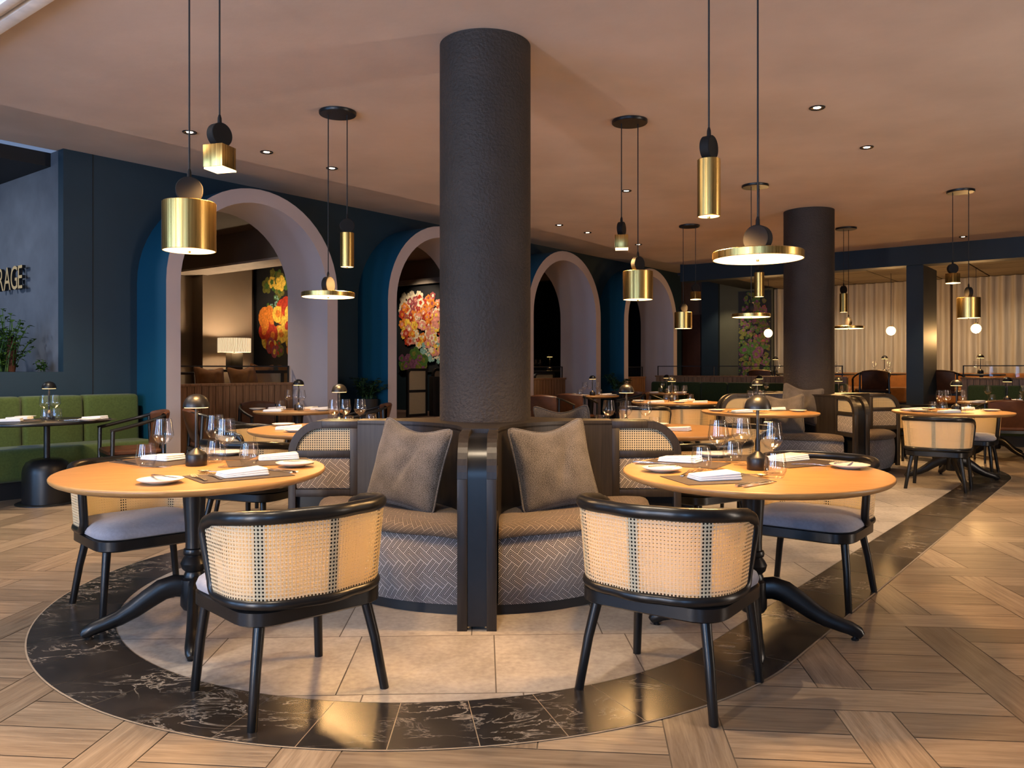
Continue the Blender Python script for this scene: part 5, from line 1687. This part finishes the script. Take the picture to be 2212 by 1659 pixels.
# globes, curtains
for x, y in ((5.14, 16.25), (7.11, 15.2), (8.22, 14.35)):
    light('POINT', 'globe_glow', (x, y, 1.78), 40, WARM, 0.09)
for p in (5.6, 4.4, 3.4, 1.9, 0.7, -0.6):
    q = R(16.5, p, 2.97); w = R(18.0, p, 0.8)
    light('SPOT', 'curtain_wash', q, 60, (1.0, 0.80, 0.56), 0.04, w, rad(85), 1.0)
# rooms behind the arches
light('POINT', 'shade_lamp_glow', R(7.70, 11.78, 1.62), 60, (1.0, 0.75, 0.48), 0.06)
light('SPOT', 'picture_light', R(7.6, 11.2, 3.15), 28, WARM2, 0.04, R(8.6, 11.8, 1.9), rad(70), 0.6)
light('SPOT', 'picture_light', R(10.0, 10.4, 3.15), 90, WARM2, 0.04, R(11.0, 10.7, 1.9), rad(70), 0.6)
light('SPOT', 'room_spot', R(5.6, 10.2, 3.2), 120, WARM2, 0.05, R(5.7, 10.0, 0.4), rad(110), 0.7)
light('SPOT', 'room_spot', R(9.8, 9.6, 3.2), 60, WARM2, 0.05, R(9.8, 9.7, 0.4), rad(100), 0.7)
light('SPOT', 'room_spot', R(12.2, 10.4, 3.2), 40, WARM2, 0.05, R(12.2, 10.4, 0.4), rad(100), 0.7)
light('SPOT', 'room_spot', R(15.6, 10.4, 3.2), 30, WARM2, 0.05, R(15.6, 10.4, 0.4), rad(100), 0.7)
light('SPOT', 'far_wall_spot', R(17.2, 7.7, 2.97), 40, WARM2, 0.05, R(18.0, 7.6, 1.2), rad(80), 0.7)
light('SPOT', 'niche_spot', R(1.4, 10.2, 3.2), 150, (0.80, 0.87, 1.0), 0.25, R(3.7, 10.0, 1.7), rad(100), 1.0)
# dusk daylight through the street windows
for a, b in wp:
    c = R(-4.15, (a + b) / 2, 1.68)
    light('AREA', 'window_daylight', c, 115, (0.30, 0.56, 1.0), 0.95, c + UV, sizey=2.35)
# unseen fill areas by two walls, added to brighten the ceiling
FILL = (1.0, 0.84, 0.70)
light('AREA', 'ceiling_fill', R(-3.9, 2.0, 2.2), 520, FILL, 0.2, R(-1.0, 2.0, 3.4), sizey=11.0)
light('AREA', 'ceiling_fill', R(6.0, -3.9, 2.2), 560, FILL, 0.2, R(6.0, -1.0, 3.4), sizey=15.0)
# glow of the lit coffer
light('AREA', 'coffer_glow', R(1.05, 5.2, CEIL - 0.07), 30, (1.0, 0.86, 0.74), 1.1, R(1.05, 5.2, 0), sizey=2.0)

W = bpy.data.worlds.new('dusk'); SC.world = W; W.use_nodes = True
bg = W.node_tree.nodes['Background']
bg.inputs[0].default_value = (0.30, 0.42, 0.70, 1); bg.inputs[1].default_value = 0.4

# ================================================================== CAMERA
cd = bpy.data.cameras.new('camera'); cam = bpy.data.objects.new('camera', cd); COL.objects.link(cam)
cam.location = (0, 0, 1.225); cam.rotation_euler = (PI / 2, 0, 0)
cd.sensor_width = 36.0; cd.lens = 36.0 * 1750 / 2212; cd.shift_y = -(829.5 - 795) / 2212
cd.clip_start = 0.05; cd.clip_end = 100
SC.camera = cam
vs = SC.view_settings
vs.view_transform = 'Standard'; vs.look = 'None'; vs.gamma = 1.0; vs.use_curve_mapping = False
vs.exposure = 0.32
SC.cycles.use_denoising = True
SC.cycles.max_bounces = 8; SC.cycles.diffuse_bounces = 4; SC.cycles.glossy_bounces = 3; SC.cycles.transparent_max_bounces = 24
SC.cycles.sample_clamp_indirect = 6.0
SC.cycles.caustics_reflective = False; SC.cycles.caustics_refractive = False
